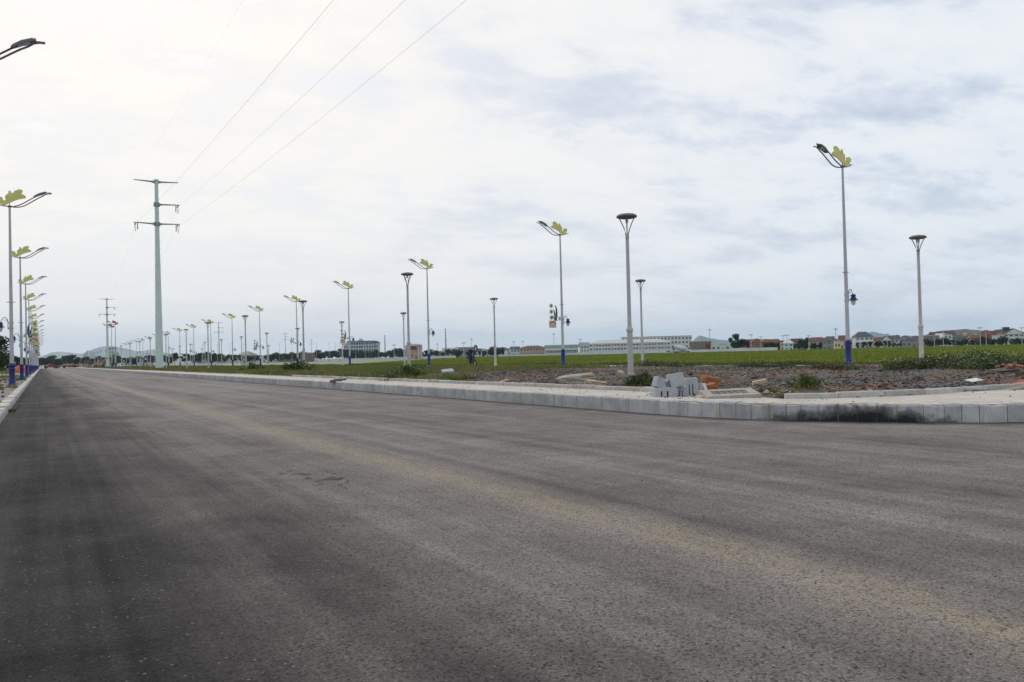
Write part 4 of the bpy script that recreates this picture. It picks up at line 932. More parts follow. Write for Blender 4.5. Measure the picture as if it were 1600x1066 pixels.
# ------------------------------------------------------------------ far buildings
_wm = {}
def win_mesh(w, h, fr='white'):
    k = (round(w, 2), round(h, 2), fr)
    if k not in _wm:
        b = MB(); b.box((0, -.03, 0), (w, .06, h)); b.cur = 1; b.box((0, -.05, 0), (w*.86, .06, h*.88)); b.cur = 0; b.box((0, -.07, 0), (w*.06, .06, h*.88))
        _wm[k] = b.mesh('window', [wallm(fr), 'glass'])
    return _wm[k]
def facing(x): r = ray(x, HZ(x)); return math.atan2(r[1], r[0]) - math.pi/2   # local -Y looks back at the camera
def house(px0, px1, ytop, Z, wall, roof, label, kind='gable', floors=2, cols=3, turn=0.0, depth=None, roofh=None, name='house', cat='house', z0=-.3, extras=None, wfr='white', group=None):
    xm = (px0+px1)/2; W_ = (px1-px0)*Z/F; H_ = HGT(xm, ytop, Z) - z0
    D_ = depth or max(5, min(W_*.9, 12)); t = thing(name, label, cat, AT(xm, Z, z0), facing(xm)+R(turn), group)
    rh = roofh if roofh is not None else (H_*.30 if kind in ('gable', 'hip', 'side') else 0.25); wh = H_-rh
    MB().box((0, 0, wh/2), (W_, D_, wh)).build('wall', wallm(wall), t)
    o_ = .45; rb = MB(); x2, y2 = W_/2+o_, D_/2+o_; z = wh-.02
    if kind == 'gable':      # ridge towards the camera: the gable shows
        rb.add([(-x2,-y2,z-.12),(x2,-y2,z-.12),(0,-y2,z+rh),(-x2,y2,z-.12),(x2,y2,z-.12),(0,y2,z+rh)], [(0,2,5,3),(1,4,5,2),(0,3,4,1),(0,1,2),(3,5,4)])
        MB().add([(-W_/2,-D_/2-.46,wh-.3),(W_/2,-D_/2-.46,wh-.3),(0,-D_/2-.46,wh+rh*.85)], [(0,1,2)]).build('gable_wall', wallm(wall), t)
    elif kind == 'side':     # ridge across: the slope shows
        rb.add([(-x2,-y2,z),(x2,-y2,z),(x2,0,z+rh),(-x2,0,z+rh),(x2,y2,z),(-x2,y2,z)], [(0,1,2,3),(3,2,4,5),(0,3,5),(1,4,2),(0,5,4,1)])
    elif kind == 'hip':
        q = min(x2*.6, y2); rb.add([(-x2,-y2,z),(x2,-y2,z),(x2,y2,z),(-x2,y2,z),(-x2+q,0,z+rh),(x2-q,0,z+rh)], [(0,1,5,4),(1,2,5),(2,3,4,5),(3,0,4),(0,3,2,1)])
    else:
        rb.box((0, 0, wh+rh/2), (W_+.3, D_+.3, rh))
    rf = rb.build('roof', wallm(roof), t)
    fh = wh/floors; ww = min(1.3, W_/(cols+1)*.75); wn = win_mesh(ww, min(1.5, fh*.5), wfr)
    for f_ in range(floors):
        for c in range(cols):
            if f_ == 0 and c == cols//2 and cols > 2:
                MB().box((0, -.04, 0), (min(1.1, ww), .08, min(2.1, fh*.8))).build('door', wallm('brown'), t).location = (-W_/2+W_*(c+.5)/cols, -D_/2, min(2.1, fh*.8)/2)
                continue
            o = link('window', wn, t); o.location = (-W_/2+W_*(c+.5)/cols, -D_/2, fh*(f_+.55))
    if extras: extras(t, rf, W_, D_, wh, rh)
    return t
def tank(t, rf, W_, D_, wh, rh):
    MB().box((-W_*.2, 0, wh+rh*.75), (W_*.26, 2.4, rh*1.1)).build('water_tank', wallm('dkgreen'), t)
def porch(t, rf, W_, D_, wh, rh):
    MB().box((0, -D_/2-.9, wh*.52), (W_*.7, 1.8, .18)).build('balcony', wallm('white'), t)
    for s_ in (-1, 0, 1): MB().box((s_*W_*.32, -D_/2-1.6, wh*.26), (.25, .25, wh*.52)).build('porch_column', wallm('white'), t)
HS_ = [
 (1173, 1191, 529, 400, 'brick', 'tile', 'brick-coloured gabled house with dark red roof beside tall dark trees', 'gable', 2, 2, 12),
 (1195, 1216, 530, 410, 'brown', 'tile', 'brown house with wide low red roof next to the brick-coloured house', 'side', 2, 3, -6),
 (1219, 1226, 534, 395, 'cream', 'slate', 'narrow cream house squeezed beside the pale blue house', 'flat', 2, 1, 0),
 (1224, 1238, 531.5, 392, 'blue', 'light', 'pale blue house with a light hipped roof', 'hip', 2, 2, 10),
 (1238, 1251, 529, 430, 'grey', 'tiledark', 'dark grey house with a flat-pitched brown roof behind the broad tree', 'side', 2, 2, 0),
 (1264, 1288, 528, 400, 'white', 'tile', 'white house with bright orange-red sloping roof', 'side', 2, 4, 8),
 (1287, 1307, 526.5, 390, 'grey', 'slate', 'plain grey block house with a dark hipped roof next to the orange-red roof', 'hip', 2, 3, -8),
 (1304, 1326, 532.5, 380, 'cream', 'pale', 'low cream yard building before the grey block house', 'flat', 1, 5, 4),
 (1312, 1326, 524, 420, 'pink', 'tile', 'pink house with a steep red roof beside the blue lamp foot', 'side', 2, 2, 0),
 (1335, 1361, 518.5, 395, 'white', 'slate', 'big white three-storey villa with dark hipped roof and porch', 'hip', 3, 4, 14),
 (1364, 1381, 527, 420, 'pale', 'tile', 'low house with red roof next to the white villa', 'side', 1, 3, 0),
 (1377, 1391, 525, 405, 'white', 'tiledark', 'small white gabled house near the white villa', 'gable', 2, 2, 8),
 (1388, 1404, 524, 425, 'pale', 'slate', 'pale house under a dark slate roof next to the small white gable', 'side', 2, 3, -5),
 (1411, 1438, 532.5, 380, 'grey', 'metal', 'long low grey shed with metal roof near park lamp', 'flat', 1, 4, 0),
 (1428, 1446, 524.5, 440, 'pale', 'slate', 'pale house behind the long low grey shed', 'side', 2, 3, 0),
 (1446, 1466, 524, 405, 'brown', 'light', 'brown house with a pale flat roof near the foot of the wooded hill', 'flat', 2, 3, 5),
 (1464, 1475, 521, 430, 'white', 'light', 'white house with light roof below the wooded hill, smaller of two', 'side', 2, 2, 0),
 (1476, 1487, 522, 415, 'white', 'metal', 'white flat-roofed house below the wooded hill', 'flat', 2, 2, 0),
 (1490, 1508, 523, 425, 'grey', 'slate', 'grey house half hidden by garden trees below the wooded hill', 'hip', 2, 3, 0),
 (1510, 1521, 520.5, 420, 'cream', 'tiledark', 'cream gabled house among garden trees', 'gable', 2, 2, 10),
 (1519, 1540, 523, 400, 'brown', 'tile', 'wide house with large red tiled roof among garden trees', 'side', 2, 4, -4),
 (1533, 1549, 516.5, 430, 'brick', 'tile', 'tall brick-red house behind the large red tiled roof', 'hip', 3, 2, 0),
 (1551, 1562, 524, 385, 'white', 'light', 'small bright white house next to the big white house', 'flat', 1, 2, 0),
 (1552, 1567, 517, 440, 'pale', 'tiledark', 'pale house with brown roof behind the small bright white house', 'side', 2, 2, 0),
 (1564, 1594, 513.5, 385, 'white', 'tiledark', 'big white house with dark red roof and green rooftop tank', 'gable', 3, 4, 20),
 (692, 716, 544, 760, 'blue', 'metal', 'bluish long roofed house left of the far thin mast', 'side', 2, 4, 0),
 (712, 742, 542.5, 800, 'light', 'slate', 'wide grey-roofed house behind the far thin mast', 'side', 2, 5, 0),
 (742, 758, 545, 700, 'pink', 'light', 'pinkish flat house among the crowded houses', 'flat', 2, 3, 0),
 (758, 770, 546, 640, 'cream', 'green', 'cream house with greenish roof among dark trees', 'hip', 2, 2, 0),
 (786, 800, 544, 700, 'pale', 'metal', 'pale house with metal roof near the pinkish school', 'side', 2, 3, 0),
 (798, 812, 541.5, 640, 'blue', 'slate', 'pale blue house next to the pinkish school', 'side', 2, 3, 0),
 (906, 920, 535, 500, 'white', 'metal', 'small white house beside the long white complex', 'side', 3, 3, 10),
 (1112, 1140, 537.5, 425, 'white', 'light', 'low white building with a row of dark windows beside the red wall', 'flat', 1, 4, 0),
 (470, 492, 552.5, 520, 'brown', 'grey', 'small brown box-shaped building beside the field wall', 'flat', 1, 4, 0),
 (372, 392, 557, 700, 'white', 'tile', 'little white house below the low green hills, nearer the park lamps', 'side', 1, 3, 0),
 (400, 420, 556.5, 690, 'white', 'light', 'little white flat house below the low green hills', 'flat', 1, 4, 0),
 (425, 442, 556, 700, 'pale', 'tile', 'little pale house with red roof below the low green hills', 'side', 1, 3, 0),
 (446, 468, 555.5, 680, 'white', 'metal', 'little white long house before the brown box-shaped building', 'side', 1, 4, 0),
 (310, 326, 559, 640, 'pink', 'light', 'little pinkish house past the large power pole', 'flat', 2, 3, 0),
 (190, 214, 562, 700, 'white', 'light', 'little white terrace beside the white apartment tower', 'flat', 2, 5, 0),
 (218, 238, 562.5, 720, 'pale', 'tile', 'little pale terrace between the apartment tower and the large power pole', 'side', 2, 4, 0)]
_ws, _rf = ['white', 'pale', 'pink', 'cream', 'grey', 'white', 'brown', 'light'], ['tile', 'slate', 'tiledark', 'metal', 'slate', 'brown', 'metal']
def back_row(x0, x1, Z0, Z1, yoff, wmin, wmax, label, group):
    x = x0
    while x < x1:
        w = random.uniform(wmin, wmax); Z = random.uniform(Z0, Z1)
        house(x, x+w, HZ(x)-yoff*random.uniform(.75, 1.15), Z, random.choice(_ws), random.choice(_rf), label, random.choice(('side', 'hip', 'gable', 'flat', 'side')), random.choice((1, 2, 2)), random.randint(2, 3), random.uniform(-20, 20), group=group)
        x += w*random.uniform(.75, 1.25)
back_row(1160, 1340, 450, 520, 14.5, 10, 20, 'small house half hidden in the crowded row behind the brick-coloured and orange-roofed houses', 'crowded back row of houses')
back_row(1395, 1740, 455, 540, 18, 9, 18, 'small house half hidden in the back row before the wooded hill', 'back row of houses before the wooded hill')
back_row(666, 815, 600, 720, 11, 9, 18, 'small house half hidden behind the dark trees near the lattice mast', 'houses behind the dark trees near the mast')
back_row(340, 470, 650, 760, 8.5, 10, 18, 'tiny pale house at the foot of the low green hills', 'tiny houses at the foot of the low hills')
back_row(70, 170, 660, 760, 7.5, 9, 15, 'tiny house between the trees closing the far end of the road', 'tiny houses at the far end of the road')
for h_ in HS_:
    ex = tank if 'tank' in h_[6] else porch if 'villa' in h_[6] else None
    house(*h_[:4], h_[4], h_[5], h_[6], h_[7], h_[8], h_[9], h_[10], extras=ex)
house(167, 182, 543, 700, 'white', 'slate', 'white apartment tower with rows of dark windows at the far end of the road', 'flat', 6, 4, 0, name='apartment_tower', cat='building')
# long white complex
def complex_extras(t, rf, W_, D_, wh, rh):
    MB().box((0, -D_/2-.12, .9), (W_*1.0, .2, 1.6)).build('plinth', wallm('light'), t)
    for k in range(9): MB().box((-W_/2+W_*(k+.5)/9, -D_/2-.15, wh/2), (.5, .3, wh)).build('pilaster', wallm('light'), t)
    MB().box((0, -D_/2-.2, wh-.5), (W_+.3, .5, .35)).build('cornice', wallm('white'), t)
house(921, 1045, 530.5, 470, 'white', 'pale', 'long pale three-storey complex with grey hipped roof behind the field', 'hip', 3, 26, 3, depth=12, roofh=2.0, name='school_building', cat='building', extras=complex_extras)
house(972, 1079, 526, 505, 'white', 'metal', 'taller white block with small square windows behind the long pale complex', 'flat', 4, 20, 3, depth=14, name='school_building', cat='building')
house(1078, 1111, 533, 450, 'brown', 'light', 'unfinished brown concrete building with open floors beside the white block', 'flat', 3, 6, 0, name='unfinished_building', cat='building')
t = thing('red_wall', 'dark red end wall beside the low white building', 'wall', AT(1106, 430, -.3), facing(1106))
MB().box((0,0,2.3),(2.2,3,4.8)).build('wall_body', wallm('rust'), t); MB().box((0,0,4.75),(2.5,3.3,.2)).build('coping', wallm('tiledark'), t)
def arcade(t, rf, W_, D_, wh, rh):
    for k in range(9): MB().box((-W_/2+W_*(k+.5)/9, -D_/2-1.4, wh*.36), (.4, .4, wh*.72)).build('column', wallm('white'), t)
    MB().box((0, -D_/2-.75, wh*.74), (W_, 1.8, .4)).build('canopy', wallm('light'), t)
house(852, 903, 539, 520, 'white', 'green', 'long white hall with green roof and a row of open columns', 'side', 1, 9, 2, roofh=1.9, depth=9, name='market_hall', cat='building', extras=arcade)
house(814, 852, 540, 540, 'pink', 'tile', 'pinkish two-storey school with red and green roof edges', 'hip', 2, 8, -3, name='school_building', cat='building', roofh=1.4)
# red-fronted building
def redfront(t, rf, W_, D_, wh, rh):
    MB().lathe([(W_*.55, wh-.1), (W_*.45, wh+.8), (W_*.2, wh+1.4), (.1, wh+1.5)], 16).build('dome_roof', wallm('metal'), t)
    MB().box((-W_*.12, -D_/2-.25, wh*.82), (W_*.52, .3, wh*.22)).build('sign_board', wallm('rust'), t)
    for s_ in (.28, .42): MB().box((s_*W_, -D_/2-.3, wh*.4), (.7, .5, wh*.8)).build('column', wallm('white'), t)
house(634, 660, 540, 560, 'pink', 'metal', 'round-roofed building with a big red sign board', 'flat', 2, 4, 0, name='red_fronted_building', cat='building', extras=redfront)
# columned hall
def hall():
    Z = 850; x0, x1 = 546, 585; xm = 565.5; W_ = (x1-x0)*Z/F; z0 = -.3; H_ = HGT(xm, 534, Z)-z0; D_ = 14
    t = thing('columned_hall', 'large five-storey hall with white pilasters, corner towers and rooftop crest', 'building', AT(xm, Z, z0), facing(xm)+R(-6))
    MB().box((0,0,H_/2),(W_,D_,H_)).build('wall', wallm('blue'), t)
    MB().box((0,0,H_+.35),(W_+2,D_+2,.7)).build('roof', wallm('slate'), t)
    MB().box((0,-D_/2-.3,H_*.80),(W_+.8,.8,.5)).build('cornice', wallm('white'), t)
    for k in range(11):
        if k in (5,): continue
        MB().box((-W_/2+W_*(k+.0)/10, -D_/2-.4, H_*.4), (.8,.6,H_*.8)).build('pilaster', wallm('white'), t)
    wn = win_mesh(2.3, 2.6, 'blue')
    for f_ in range(5):
        for c in range(10):
            o = link('window', wn, t); o.location = (-W_/2+W_*(c+.5)/10, -D_/2, H_*(.1+.19*f_)+.6)
    for s_, dx in ((-1, -W_/2-2.2), (1, W_/2+2.6)):
        tw = MB().lathe([(3.4,0),(3.4,H_*.82),(3.8,H_*.83),(3.8,H_*.88)], 14, (dx,-1.5,0)).build('corner_tower', wallm('light'), t)
        MB().lathe([(3.9,H_*.88),(3.2,H_*.95),(1.6,H_*1.01),(.1,H_*1.03)], 14, (dx,-1.5,0)).build('tower_roof', wallm('light' if s_ < 0 else 'slate'), tw)
        for f_ in range(4):
            for a in (-60, -90, -120):
                o = link('window', win_mesh(1.2, 1.9, 'blue'), tw); o.location = (dx+3.42*math.cos(R(a)), -1.5+3.42*math.sin(R(a)), H_*(.12+.19*f_)+.6); o.rotation_euler = (0,0,R(a+90))
    cr = MB().sheet([(-2.6,0),(2.6,0),(2.3,1.1),(1.2,1.9),(0,2.4),(-1.2,1.9),(-2.3,1.1)], 1.0, lambda u, v, w: (u, w-D_/2, H_+.7+v)).build('crest', wallm('light'), t)
    MB().tube([(0,-D_/2,H_+3),(0,-D_/2,H_+4.4)], .12).build('flagpole', 'steel', cr)
    MB().box((0,-D_/2-1.0,H_*.32),(W_*.17,.8,H_*.34)).build('red_banner', wallm('rust'), t)
hall()
# field walls
def fwall(px0, px1, ZA, ZB, h, label, mat='white'):
    a, b = AT(px0, ZA, -.3), AT(px1, ZB, -.3); v = b-a; l_ = v.length
    t = thing('boundary_wall', label, 'wall', (a+b)/2, math.atan2(v.y, v.x))
    MB().box((0,0,h/2),(l_,.2,h)).build('wall_panel', wallm(mat), t); MB().box((0,0,h+.05),(l_+.1,.32,.1)).build('coping', wallm('light'), t)
    k = 0
    while k*6 < l_ and k < 40: MB().box((-l_/2+k*6, 0, h/2+.06), (.35,.35,h+.25)).build('pillar', wallm(mat), t); k += 1
fwall(905, 1062, 430, 410, 2.0, 'long white boundary wall before the pale three-storey complex')
fwall(1062, 1142, 400, 395, 1.7, 'white boundary wall before the unfinished brown building')
fwall(1142, 1215, 385, 372, 1.9, 'white boundary wall before the brick-coloured house')
fwall(492, 640, 500, 470, 1.5, 'long pale boundary wall before the columned hall')
fwall(664, 712, 470, 460, 1.6, 'pale boundary wall before the crowded houses')
fwall(280, 372, 380, 365, 1.0, 'low pale wall beyond the grassy strip and the large power pole')
fwall(780, 905, 500, 470, 1.4, 'pale boundary wall before the pinkish school')
# masts
def mast(px, ytop, Z, label, lattice=True, group=None):
    H_ = HGT(px, ytop, Z)+.3; t = thing('mast', label, 'mast', AT(px, Z, -.3), facing(px), group)
    if lattice:
        w = H_*.028
        for sx, sy in ((-1,-1),(1,-1),(0,1)): MB().tube([(sx*w, sy*w, 0), (sx*w*.35, sy*w*.35, H_)], .13, 5).build('leg', 'dark_steel', t)
        br = MB(); n_ = 14
        for k in range(n_):
            s0, s1 = 1-.65*k/n_, 1-.65*(k+1)/n_
            br.tube([(-w*s0, -w*s0, H_*k/n_), (w*s1, -w*s1, H_*(k+1)/n_)], .09, 4); br.tube([(w*s0, -w*s0, H_*k/n_), (-w*s1, -w*s1, H_*(k+1)/n_)], .09, 4)
        br.build('bracing', 'dark_steel', t)
        for k in (.72, .82, .92): MB().box((0, -w*.6, H_*k), (w*1.1, .5, H_*.035)).build('antenna', wallm('light'), t)
    else:
        MB().tube([(0,0,0),(0,0,H_)], [.28,.12], 6).build('pole', 'steel', t); MB().box((0,0,H_*.93),(2.0,.3,.3)).build('cross_arm', 'dark_steel', t)
mast(602, 524, 800, 'dark lattice mast beside the columned hall')
mast(697, 514, 700, 'tall banded lattice mast behind the dark trees')
mast(737.5, 528, 620, 'thin far pole above the crowded houses', False)
mast(866, 519.5, 560, 'thin far pole behind the green-roofed hall', False)
mast(1109.5, 513, 460, 'thin far pole above the unfinished brown building', False)
mast(1306.5, 512, 420, 'thin far pole rising behind the grey block house', False)
mast(684, 536, 620, 'short thin pole between the red-fronted building and the lattice mast', False)
# slim field lamps in the distance
def far_lamp(px, ytop, Z):
    H_ = HGT(px, ytop, Z)+.3; t = thing('far_lamp', 'slim far lamp post with a T-shaped head standing beyond the rice field', 'lamp post', AT(px, Z, -.3), facing(px), 'slim far lamp posts beyond the field')
    MB().tube([(0,0,0),(0,0,H_-.2)], [.13,.08], 6).build('pole', 'park_post', t); MB().box((0,0,H_-.1),(1.6,.5,.2)).build('lamp_head', 'park_head', t)
for px, yt, Z in ((616, 539, 330), (725, 535.5, 300), (803, 534, 360), (817, 533, 400), (907, 530, 380), (1174, 523, 330), (1189, 526, 390), (1224, 524.5, 360), (1230, 523.5, 330), (1264, 524.5, 340), (1387, 522, 310), (1460, 520, 300), (1474, 517, 330), (1532, 512, 290), (1541, 516, 330), (1597, 512, 300), (270, 545, 300), (420, 540, 330), (316, 545, 360), (230, 552, 420), (215, 550, 410)):
    far_lamp(px, yt, Z)

# ------------------------------------------------------------------ vehicles
def flatbed(loc, rz, label, cab):
    t = thing('flatbed_truck', label, 'truck', loc, rz)
    MB().box((0,0,1.05),(6.2,2.3,.16)).build('bed', 'truck_red', t)
    for s_ in (-1, 1): MB().box((0, s_*.55, .85), (6.0,.18,.25)).build('chassis_beam', 'truck_red', t)
    MB().box((-3.0,0,1.5),(.12,2.3,.8)).build('headboard', 'truck_red', t)
    MB().box((3.05,0,1.3),(.1,2.3,.45)).build('tailboard', 'truck_red', t)
    for s_ in (-1, 1): MB().box((0, s_*1.13, 1.28), (5.9,.06,.3)).build('side_board', 'truck_red', t)
    for x_ in (-2.3, 1.7, 2.6):
        for s_ in (-1, 1):
            w = MB().wheel((x_, s_*.95, .48), .48, .32).build('wheel', 'rubber', t, True); MB().wheel((x_, s_*1.0, .48), .24, .26, n=10).build('hub', 'truck_red', w)
    if cab:
        c = MB(); c.rings([[(-1.0+a, -1.05, z) for a, z in ((0,1.14),(1.7,1.14),(1.7,1.9),(1.35,2.5),(0,2.5))], [(-1.0+a, 1.05, z) for a, z in ((0,1.14),(1.7,1.14),(1.7,1.9),(1.35,2.5),(0,2.5))]]).build('cab', 'truck_red', t)
        for s_ in (-1, 1): MB().box((-.2, s_*1.06, 2.1), (1.0,.05,.5)).build('side_window', 'glass', t)
p = AT(80, 400, 0); flatbed(p, facing(80)+R(8), 'red flatbed truck with a cab parked across the far end of the road', True)
p = AT(109, 385, 0); flatbed(p, facing(108)-R(5), 'red flat trailer without a cab at the far end of the road', False)
def excavator(loc, rz):
    t = thing('excavator', 'orange-yellow excavator beside the strip at the far end of the road', 'excavator', loc, rz)
    for s_ in (-1, 1):
        MB().rings([[(x_, s_*1.1-.25, z) for x_, z in ((-1.6,.1),(1.6,.1),(1.85,.45),(1.6,.8),(-1.6,.8),(-1.85,.45))], [(x_, s_*1.1+.25, z) for x_, z in ((-1.6,.1),(1.6,.1),(1.85,.45),(1.6,.8),(-1.6,.8),(-1.85,.45))]]).build('track', 'rubber', t)
    MB().box((-.3,0,1.3),(3.0,2.3,.8)).box((-1.3,0,1.85),(1.1,2.2,.5)).build('body', 'digger', t)
    MB().box((.5,.6,2.2),(1.3,1.0,1.2)).build('cab', 'digger', t); MB().box((.55,.05,2.35),(1.0,.12,.7)).build('cab_window', 'glass', t)
    MB().tube([(1.0,-.3,1.6),(2.4,-.3,3.4),(3.6,-.3,3.6)], [.3,.28,.2], 6).build('boom', 'digger', t)
    MB().tube([(3.6,-.3,3.6),(4.3,-.3,1.6)], [.22,.15], 6).build('stick', 'digger', t)
    MB().sheet([(4.0,1.7),(4.5,1.6),(4.8,1.0),(4.3,.6),(3.8,.9)], .9, lambda u, v, w: (u, -.3+w, v)).build('bucket', 'digger', t)
p = AT(155, 330, .3); excavator(p, facing(155)+R(15))
for k in range(14):
    p = AT(126+k*2.9, 300+random.uniform(-30, 60), .3); h_ = random.uniform(2.2, 4.2)
    o = tag(MB().tube([(0,0,-.3),(0,0,h_)], [.06,.05], 5).box((0,0,h_*.7),(.5,.05,.05)).build('timber_prop', 'wood'), 'thin timber prop of the work site by the far excavator', 'prop', 'timber props by the excavator'); o.location = p
def mixer(loc, rz):
    t = thing('concrete_mixer_truck', 'white concrete mixer truck parked behind the field wall', 'truck', loc, rz)
    MB().box((0,0,1.0),(8.0,2.0,.35)).build('chassis', 'dark_steel', t)
    MB().rings([[(x_, -1.2, z) for x_, z in ((2.6,1.2),(4.3,1.2),(4.3,2.2),(4.0,3.1),(2.6,3.1))], [(x_, 1.2, z) for x_, z in ((2.6,1.2),(4.3,1.2),(4.3,2.2),(4.0,3.1),(2.6,3.1))]]).build('cab', 'truck_white', t)
    for s_ in (-1, 1): MB().box((3.5, s_*1.21, 2.5), (.9,.04,.7)).build('side_window', 'glass', t)
    dr = MB(); rg = []
    for x_, r_, z_ in ((2.2,.5,2.3),(1.6,1.15,2.4),(.4,1.3,2.6),(-1.4,1.2,2.95),(-2.8,.6,3.35),(-3.3,.5,3.5)):
        rg.append([(x_, r_*math.cos(R(i*30)), z_+r_*math.sin(R(i*30))) for i in range(12)])
    dr.rings(rg).build('drum', wallm('light'), t, True)
    MB().box((-3.4,0,2.4),(.9,.8,1.6)).build('chute', 'dark_steel', t)
    for x_ in (3.2, -1.6, -2.8):
        for s_ in (-1, 1): MB().wheel((x_, s_*1.0, .52), .52, .35).build('wheel', 'rubber', t, True)
p = AT(1064, 390, -.3); mixer(p, facing(1064)+R(8))
def van(loc, rz, label, mat='truck_white'):
    t = thing('parked_car', label, 'car', loc, rz)
    pr = [(-2.2,.35),(2.15,.35),(2.2,.75),(1.3,.95),(.75,1.45),(-1.3,1.5),(-2.1,1.0)]
    MB().rings([[(a, -.85, b) for a, b in pr], [(a, .85, b) for a, b in pr]]).build('body', mat, t)
    for s_ in (-1, 1):
        MB().sheet([(.95,.97),(.6,1.38),(-1.2,1.42),(-1.6,1.0)], .04, lambda u, v, w, s_=s_: (u, s_*.86+w, v)).build('side_window', 'glass', t)
        for x_ in (-1.35, 1.35): MB().wheel((x_, s_*.78, .32), .32, .2).build('wheel', 'rubber', t, True)
p = AT(331, 350, -.3); van(p, facing(330)+R(5), 'small white car beyond the grassy strip by the low pale wall')
p = AT(1045, 395, -.3); van(p, facing(1045)+R(5), 'white car parked near the concrete mixer truck')
# orange tarpaulin heap on the left
p = G(33, 581, .19); tp = MB()
ring_ = []
for z, k in ((0,1),(.5,.93),(1.0,.7),(1.35,.35),(1.42,.05)):
    ring_.append([(1.7*k*math.cos(R(a))*(1+.12*math.sin(a)), 1.3*k*math.sin(R(a))*(1+.1*math.cos(a*1.7)), z) for a in range(0, 360, 24)])
o = tag(tp.rings(ring_).build('tarpaulin_heap', 'orange', None, True), 'bright orange tarpaulin heap between the left street lamps', 'tarpaulin'); o.location = (p[0], p[1], .17)

# ------------------------------------------------------------------ motorbike and rider on the far lane
bp = AT(736.5, 68.5, .325); brz = R(-90)
bk = thing('motorbike', 'dark motorbike riding along the far edge of the gravel', 'motorbike', bp, brz)
for x_ in (.62, -.62):
    w = MB(); n_ = 20; rg = []
    for i in range(n_):
        a = 6.28319*i/n_; c = Vector((x_+.25*math.cos(a), 0, .30+.25*math.sin(a))); u = Vector((math.cos(a), 0, math.sin(a)))
        rg.append([c + u*(.05*math.cos(R(q))) + Vector((0, .05*math.sin(R(q)), 0)) for q in range(0, 360, 60)])
    w.rings(rg + [rg[0]], False); w = w.build('wheel', 'rubber', bk, True); MB().wheel((x_, 0, .30), .2, .05, n=12).build('rim', 'steel', w)
MB().tube([(.62,.07,.3),(.5,.07,.75),(.42,.05,1.0)], .03).tube([(.62,-.07,.3),(.5,-.07,.75),(.42,-.05,1.0)], .03).build('fork', 'dark_steel', bk)
MB().tube([(.40,-.33,1.03),(.44,-.12,1.0),(.44,.12,1.0),(.40,.33,1.03)], .02).build('handlebar', 'dark_steel', bk)
MB().rings([[(x_, y_*w_, z_) for y_, z_ in ((-1,z0),(1,z0),(.8,z1),(-.8,z1))] for x_, w_, z0, z1 in ((.48,.10,.35,.95),(.30,.14,.32,.70),(.0,.14,.32,.62),(-.3,.13,.40,.72),(-.75,.10,.55,.74),(-.9,.04,.64,.72))]).build('body', 'black', bk)
MB().rings([[(x_, y_*w_, z_) for y_, z_ in ((-1,z0),(1,z0),(.8,z0+.1),(-.8,z0+.1))] for x_, w_, z0 in ((.12,.08,.66),(-.1,.13,.72),(-.5,.14,.75),(-.85,.09,.78))]).build('seat', 'rubber', bk)
MB().lathe([(.02,-.05),(.08,-.03),(.09,.03),(.05,.05)], 10).build('headlight', 'lens', bk); bk.children[-1].location = (.52,0,.93); bk.children[-1].rotation_euler = (0, R(90), 0)
rider = thing('person', 'person in dark clothes and helmet riding the motorbike', 'person', bp, brz)
J = {'pel': (-.28,0,.90), 'sp': (-.25,0,1.12), 'ch': (-.17,0,1.32), 'nk': (-.13,0,1.46), 'hd': (-.10,0,1.60)}
rad = {'pel': .15, 'sp': .14, 'ch': .16, 'nk': .06, 'hd': .10}
E_ = [('pel','sp'),('sp','ch'),('ch','nk'),('nk','hd')]
for s_, n_ in ((1,'l'),(-1,'r')):
    for a, c, r_ in (('sh', (-.15,s_*.19,1.38), .065), ('el', (.08,s_*.27,1.16), .048), ('wr', (.33,s_*.28,1.05), .035), ('ha', (.41,s_*.28,1.04), .035),
                     ('hip', (-.22,s_*.11,.87), .10), ('kn', (.18,s_*.17,.78), .075), ('an', (.03,s_*.17,.38), .05), ('ft', (.2,s_*.17,.33), .045)):
        J[a+n_] = c; rad[a+n_] = r_
    E_ += [('ch','sh'+n_),('sh'+n_,'el'+n_),('el'+n_,'wr'+n_),('wr'+n_,'ha'+n_),('pel','hip'+n_),('hip'+n_,'kn'+n_),('kn'+n_,'an'+n_),('an'+n_,'ft'+n_)]
ks = list(J); me = bpy.data.meshes.new('body'); me.from_pydata([J[k] for k in ks], [(ks.index(a), ks.index(b)) for a, b in E_], [])
bo = link('body', me, rider); me.materials.append(M['cloth'])
bo.modifiers.new('skin', 'SKIN'); bo.modifiers.new('sub', 'SUBSURF').levels = 1
for i, k in enumerate(ks): me.skin_vertices[0].data[i].radius = (rad[k], rad[k]); me.skin_vertices[0].data[i].use_root = (i == 0)
MB().lathe([(.05,-.11),(.10,-.09),(.125,0),(.12,.07),(.08,.12),(.01,.14)], 12, (-.10,0,1.63)).build('helmet', 'lens', rider, True)
MB().lathe([(.05,-.06),(.075,-.02),(.075,.04),(.03,.06)], 10, (-.03,0,1.58)).build('face', 'skin', rider, True)

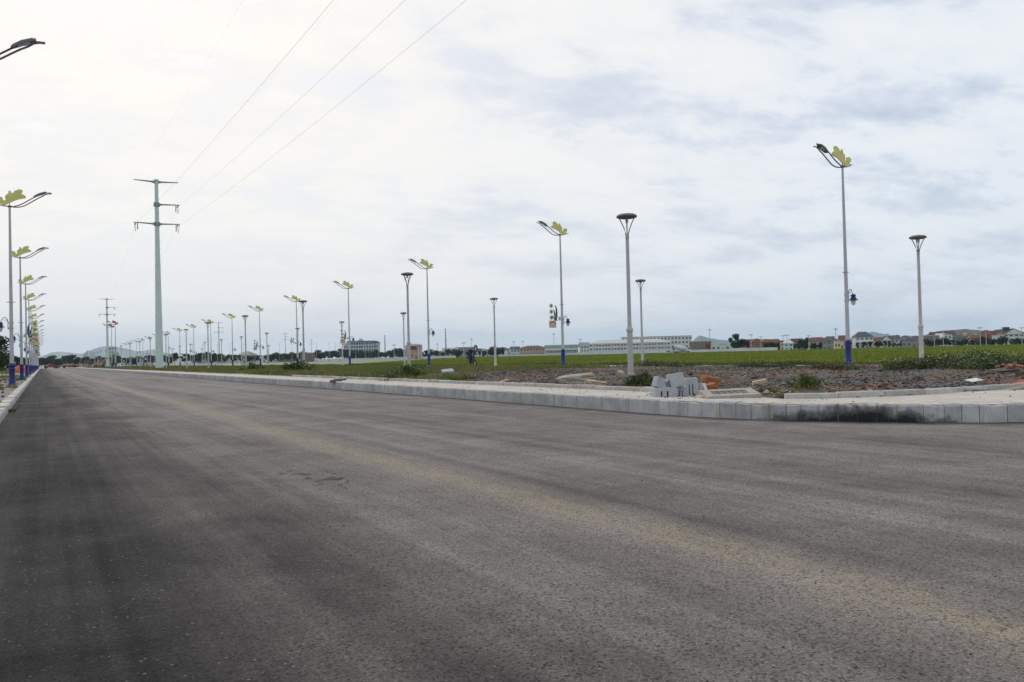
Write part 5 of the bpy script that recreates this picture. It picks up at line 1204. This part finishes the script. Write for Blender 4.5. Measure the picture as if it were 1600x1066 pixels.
# ------------------------------------------------------------------ hills and mountains
def ridge(name, pts, Z, thick, mat, seed, z0=-20):
    """wooded ridge whose skyline runs through (pixel x, pixel y) pairs at camera depth Z"""
    xs = np.linspace(pts[0][0], pts[-1][0], 90); ys = np.interp(xs, [p[0] for p in pts], [p[1] for p in pts])
    V = []; rows = 14
    for r_ in range(rows):
        u = r_/(rows-1)*2-1; k = max(0.0, 1-abs(u)**1.5)
        for i, (a, b) in enumerate(zip(xs, ys)):
            e = min(1, min(i, 89-i)/8); hh = HGT(a, b, Z)*e*k*(0.90+0.20*float(fbm(a*.06+seed, r_*.6, 4))) if r_ != rows//2 else HGT(a, b, Z)*e*(0.96+.06*float(fbm(a*.35+seed, 3.3, 4)))
            p = AT(a, Z+u*thick, z0 if r_ in (0, rows-1) else hh); V.append(p[:])
    V = np.array(V); i = (np.arange(rows-1)[:, None]*90 + np.arange(89)[None]).ravel()
    me = np_mesh(name, V, np.stack([i, i+1, i+91, i+90], -1), mat); me.polygons.foreach_set('use_smooth', np.ones(len(i), bool))
    return tag(link(name, me), kind='structure')
ridge('mountain', [(20,566),(60,559),(78,552),(92,549),(104,550.5),(116,552),(130,553),(146,545),(158,541.5),(168,540),(184,541.5),(200,545),(215,549),(235,546),(252,549),(275,556),(300,559),(330,560),(380,561)], 7600, 1100, 'mount', 1)
ridge('mountain', [(122,566),(130,556),(137,546.5),(141,547.5),(148,554),(160,560),(175,566)], 5600, 300, 'mount', 2)
ridge('mountain', [(1060,546),(1078,530),(1088,522.5),(1098,525),(1112,529),(1135,532),(1165,531),(1190,529),(1215,531),(1240,534),(1330,532),(1352,522),(1364,518),(1378,521),(1400,526),(1440,530)], 7800, 900, 'mount', 3)
ridge('mountain', [(1540,530),(1556,516),(1566,513.5),(1580,516),(1600,520),(1640,528)], 7000, 700, 'mount', 5)
ridge('hill', [(318,566),(330,558),(345,553),(358,557),(368,556),(380,550),(390,549),(402,554),(420,560),(440,556),(455,555),(470,560),(480,564)], 1900, 260, 'hill', 4)
ridge('hill', [(1385,540),(1402,526),(1415,524),(1432,526),(1446,523),(1460,519),(1480,516),(1498,515),(1510,513.5),(1524,515),(1540,519),(1556,520),(1585,518),(1620,520),(1660,536)], 1150, 220, 'hill', 6)
ridge('hill', [(655,562),(672,553),(690,548),(712,543.5),(735,543),(755,546),(790,551),(840,556)], 1500, 200, 'hill', 8)

# ------------------------------------------------------------------ haze
hz = MB().box((0, 0, 0), (1, 1, 1)).build('haze', 'wire'); me = hz.data; me.materials.clear()
mt = bpy.data.materials.new('haze'); mt.use_nodes = True; t = mt.node_tree; t.nodes.clear()
pvn = N(t, 'ShaderNodeVolumePrincipled'); pvn.inputs['Color'].default_value = (0.58, 0.78, 1.0, 1); pvn.inputs['Density'].default_value = 7.5e-5; pvn.inputs['Anisotropy'].default_value = 0.2
ot = N(t, 'ShaderNodeOutputMaterial'); L(t, pvn.outputs[0], ot.inputs['Volume']); me.materials.append(mt)
hz.scale = (18100, 14100, 322); hz.location = (0, 4000, 139); tag(hz, 'thin pale air haze over the whole plain', 'haze', kind='stuff')
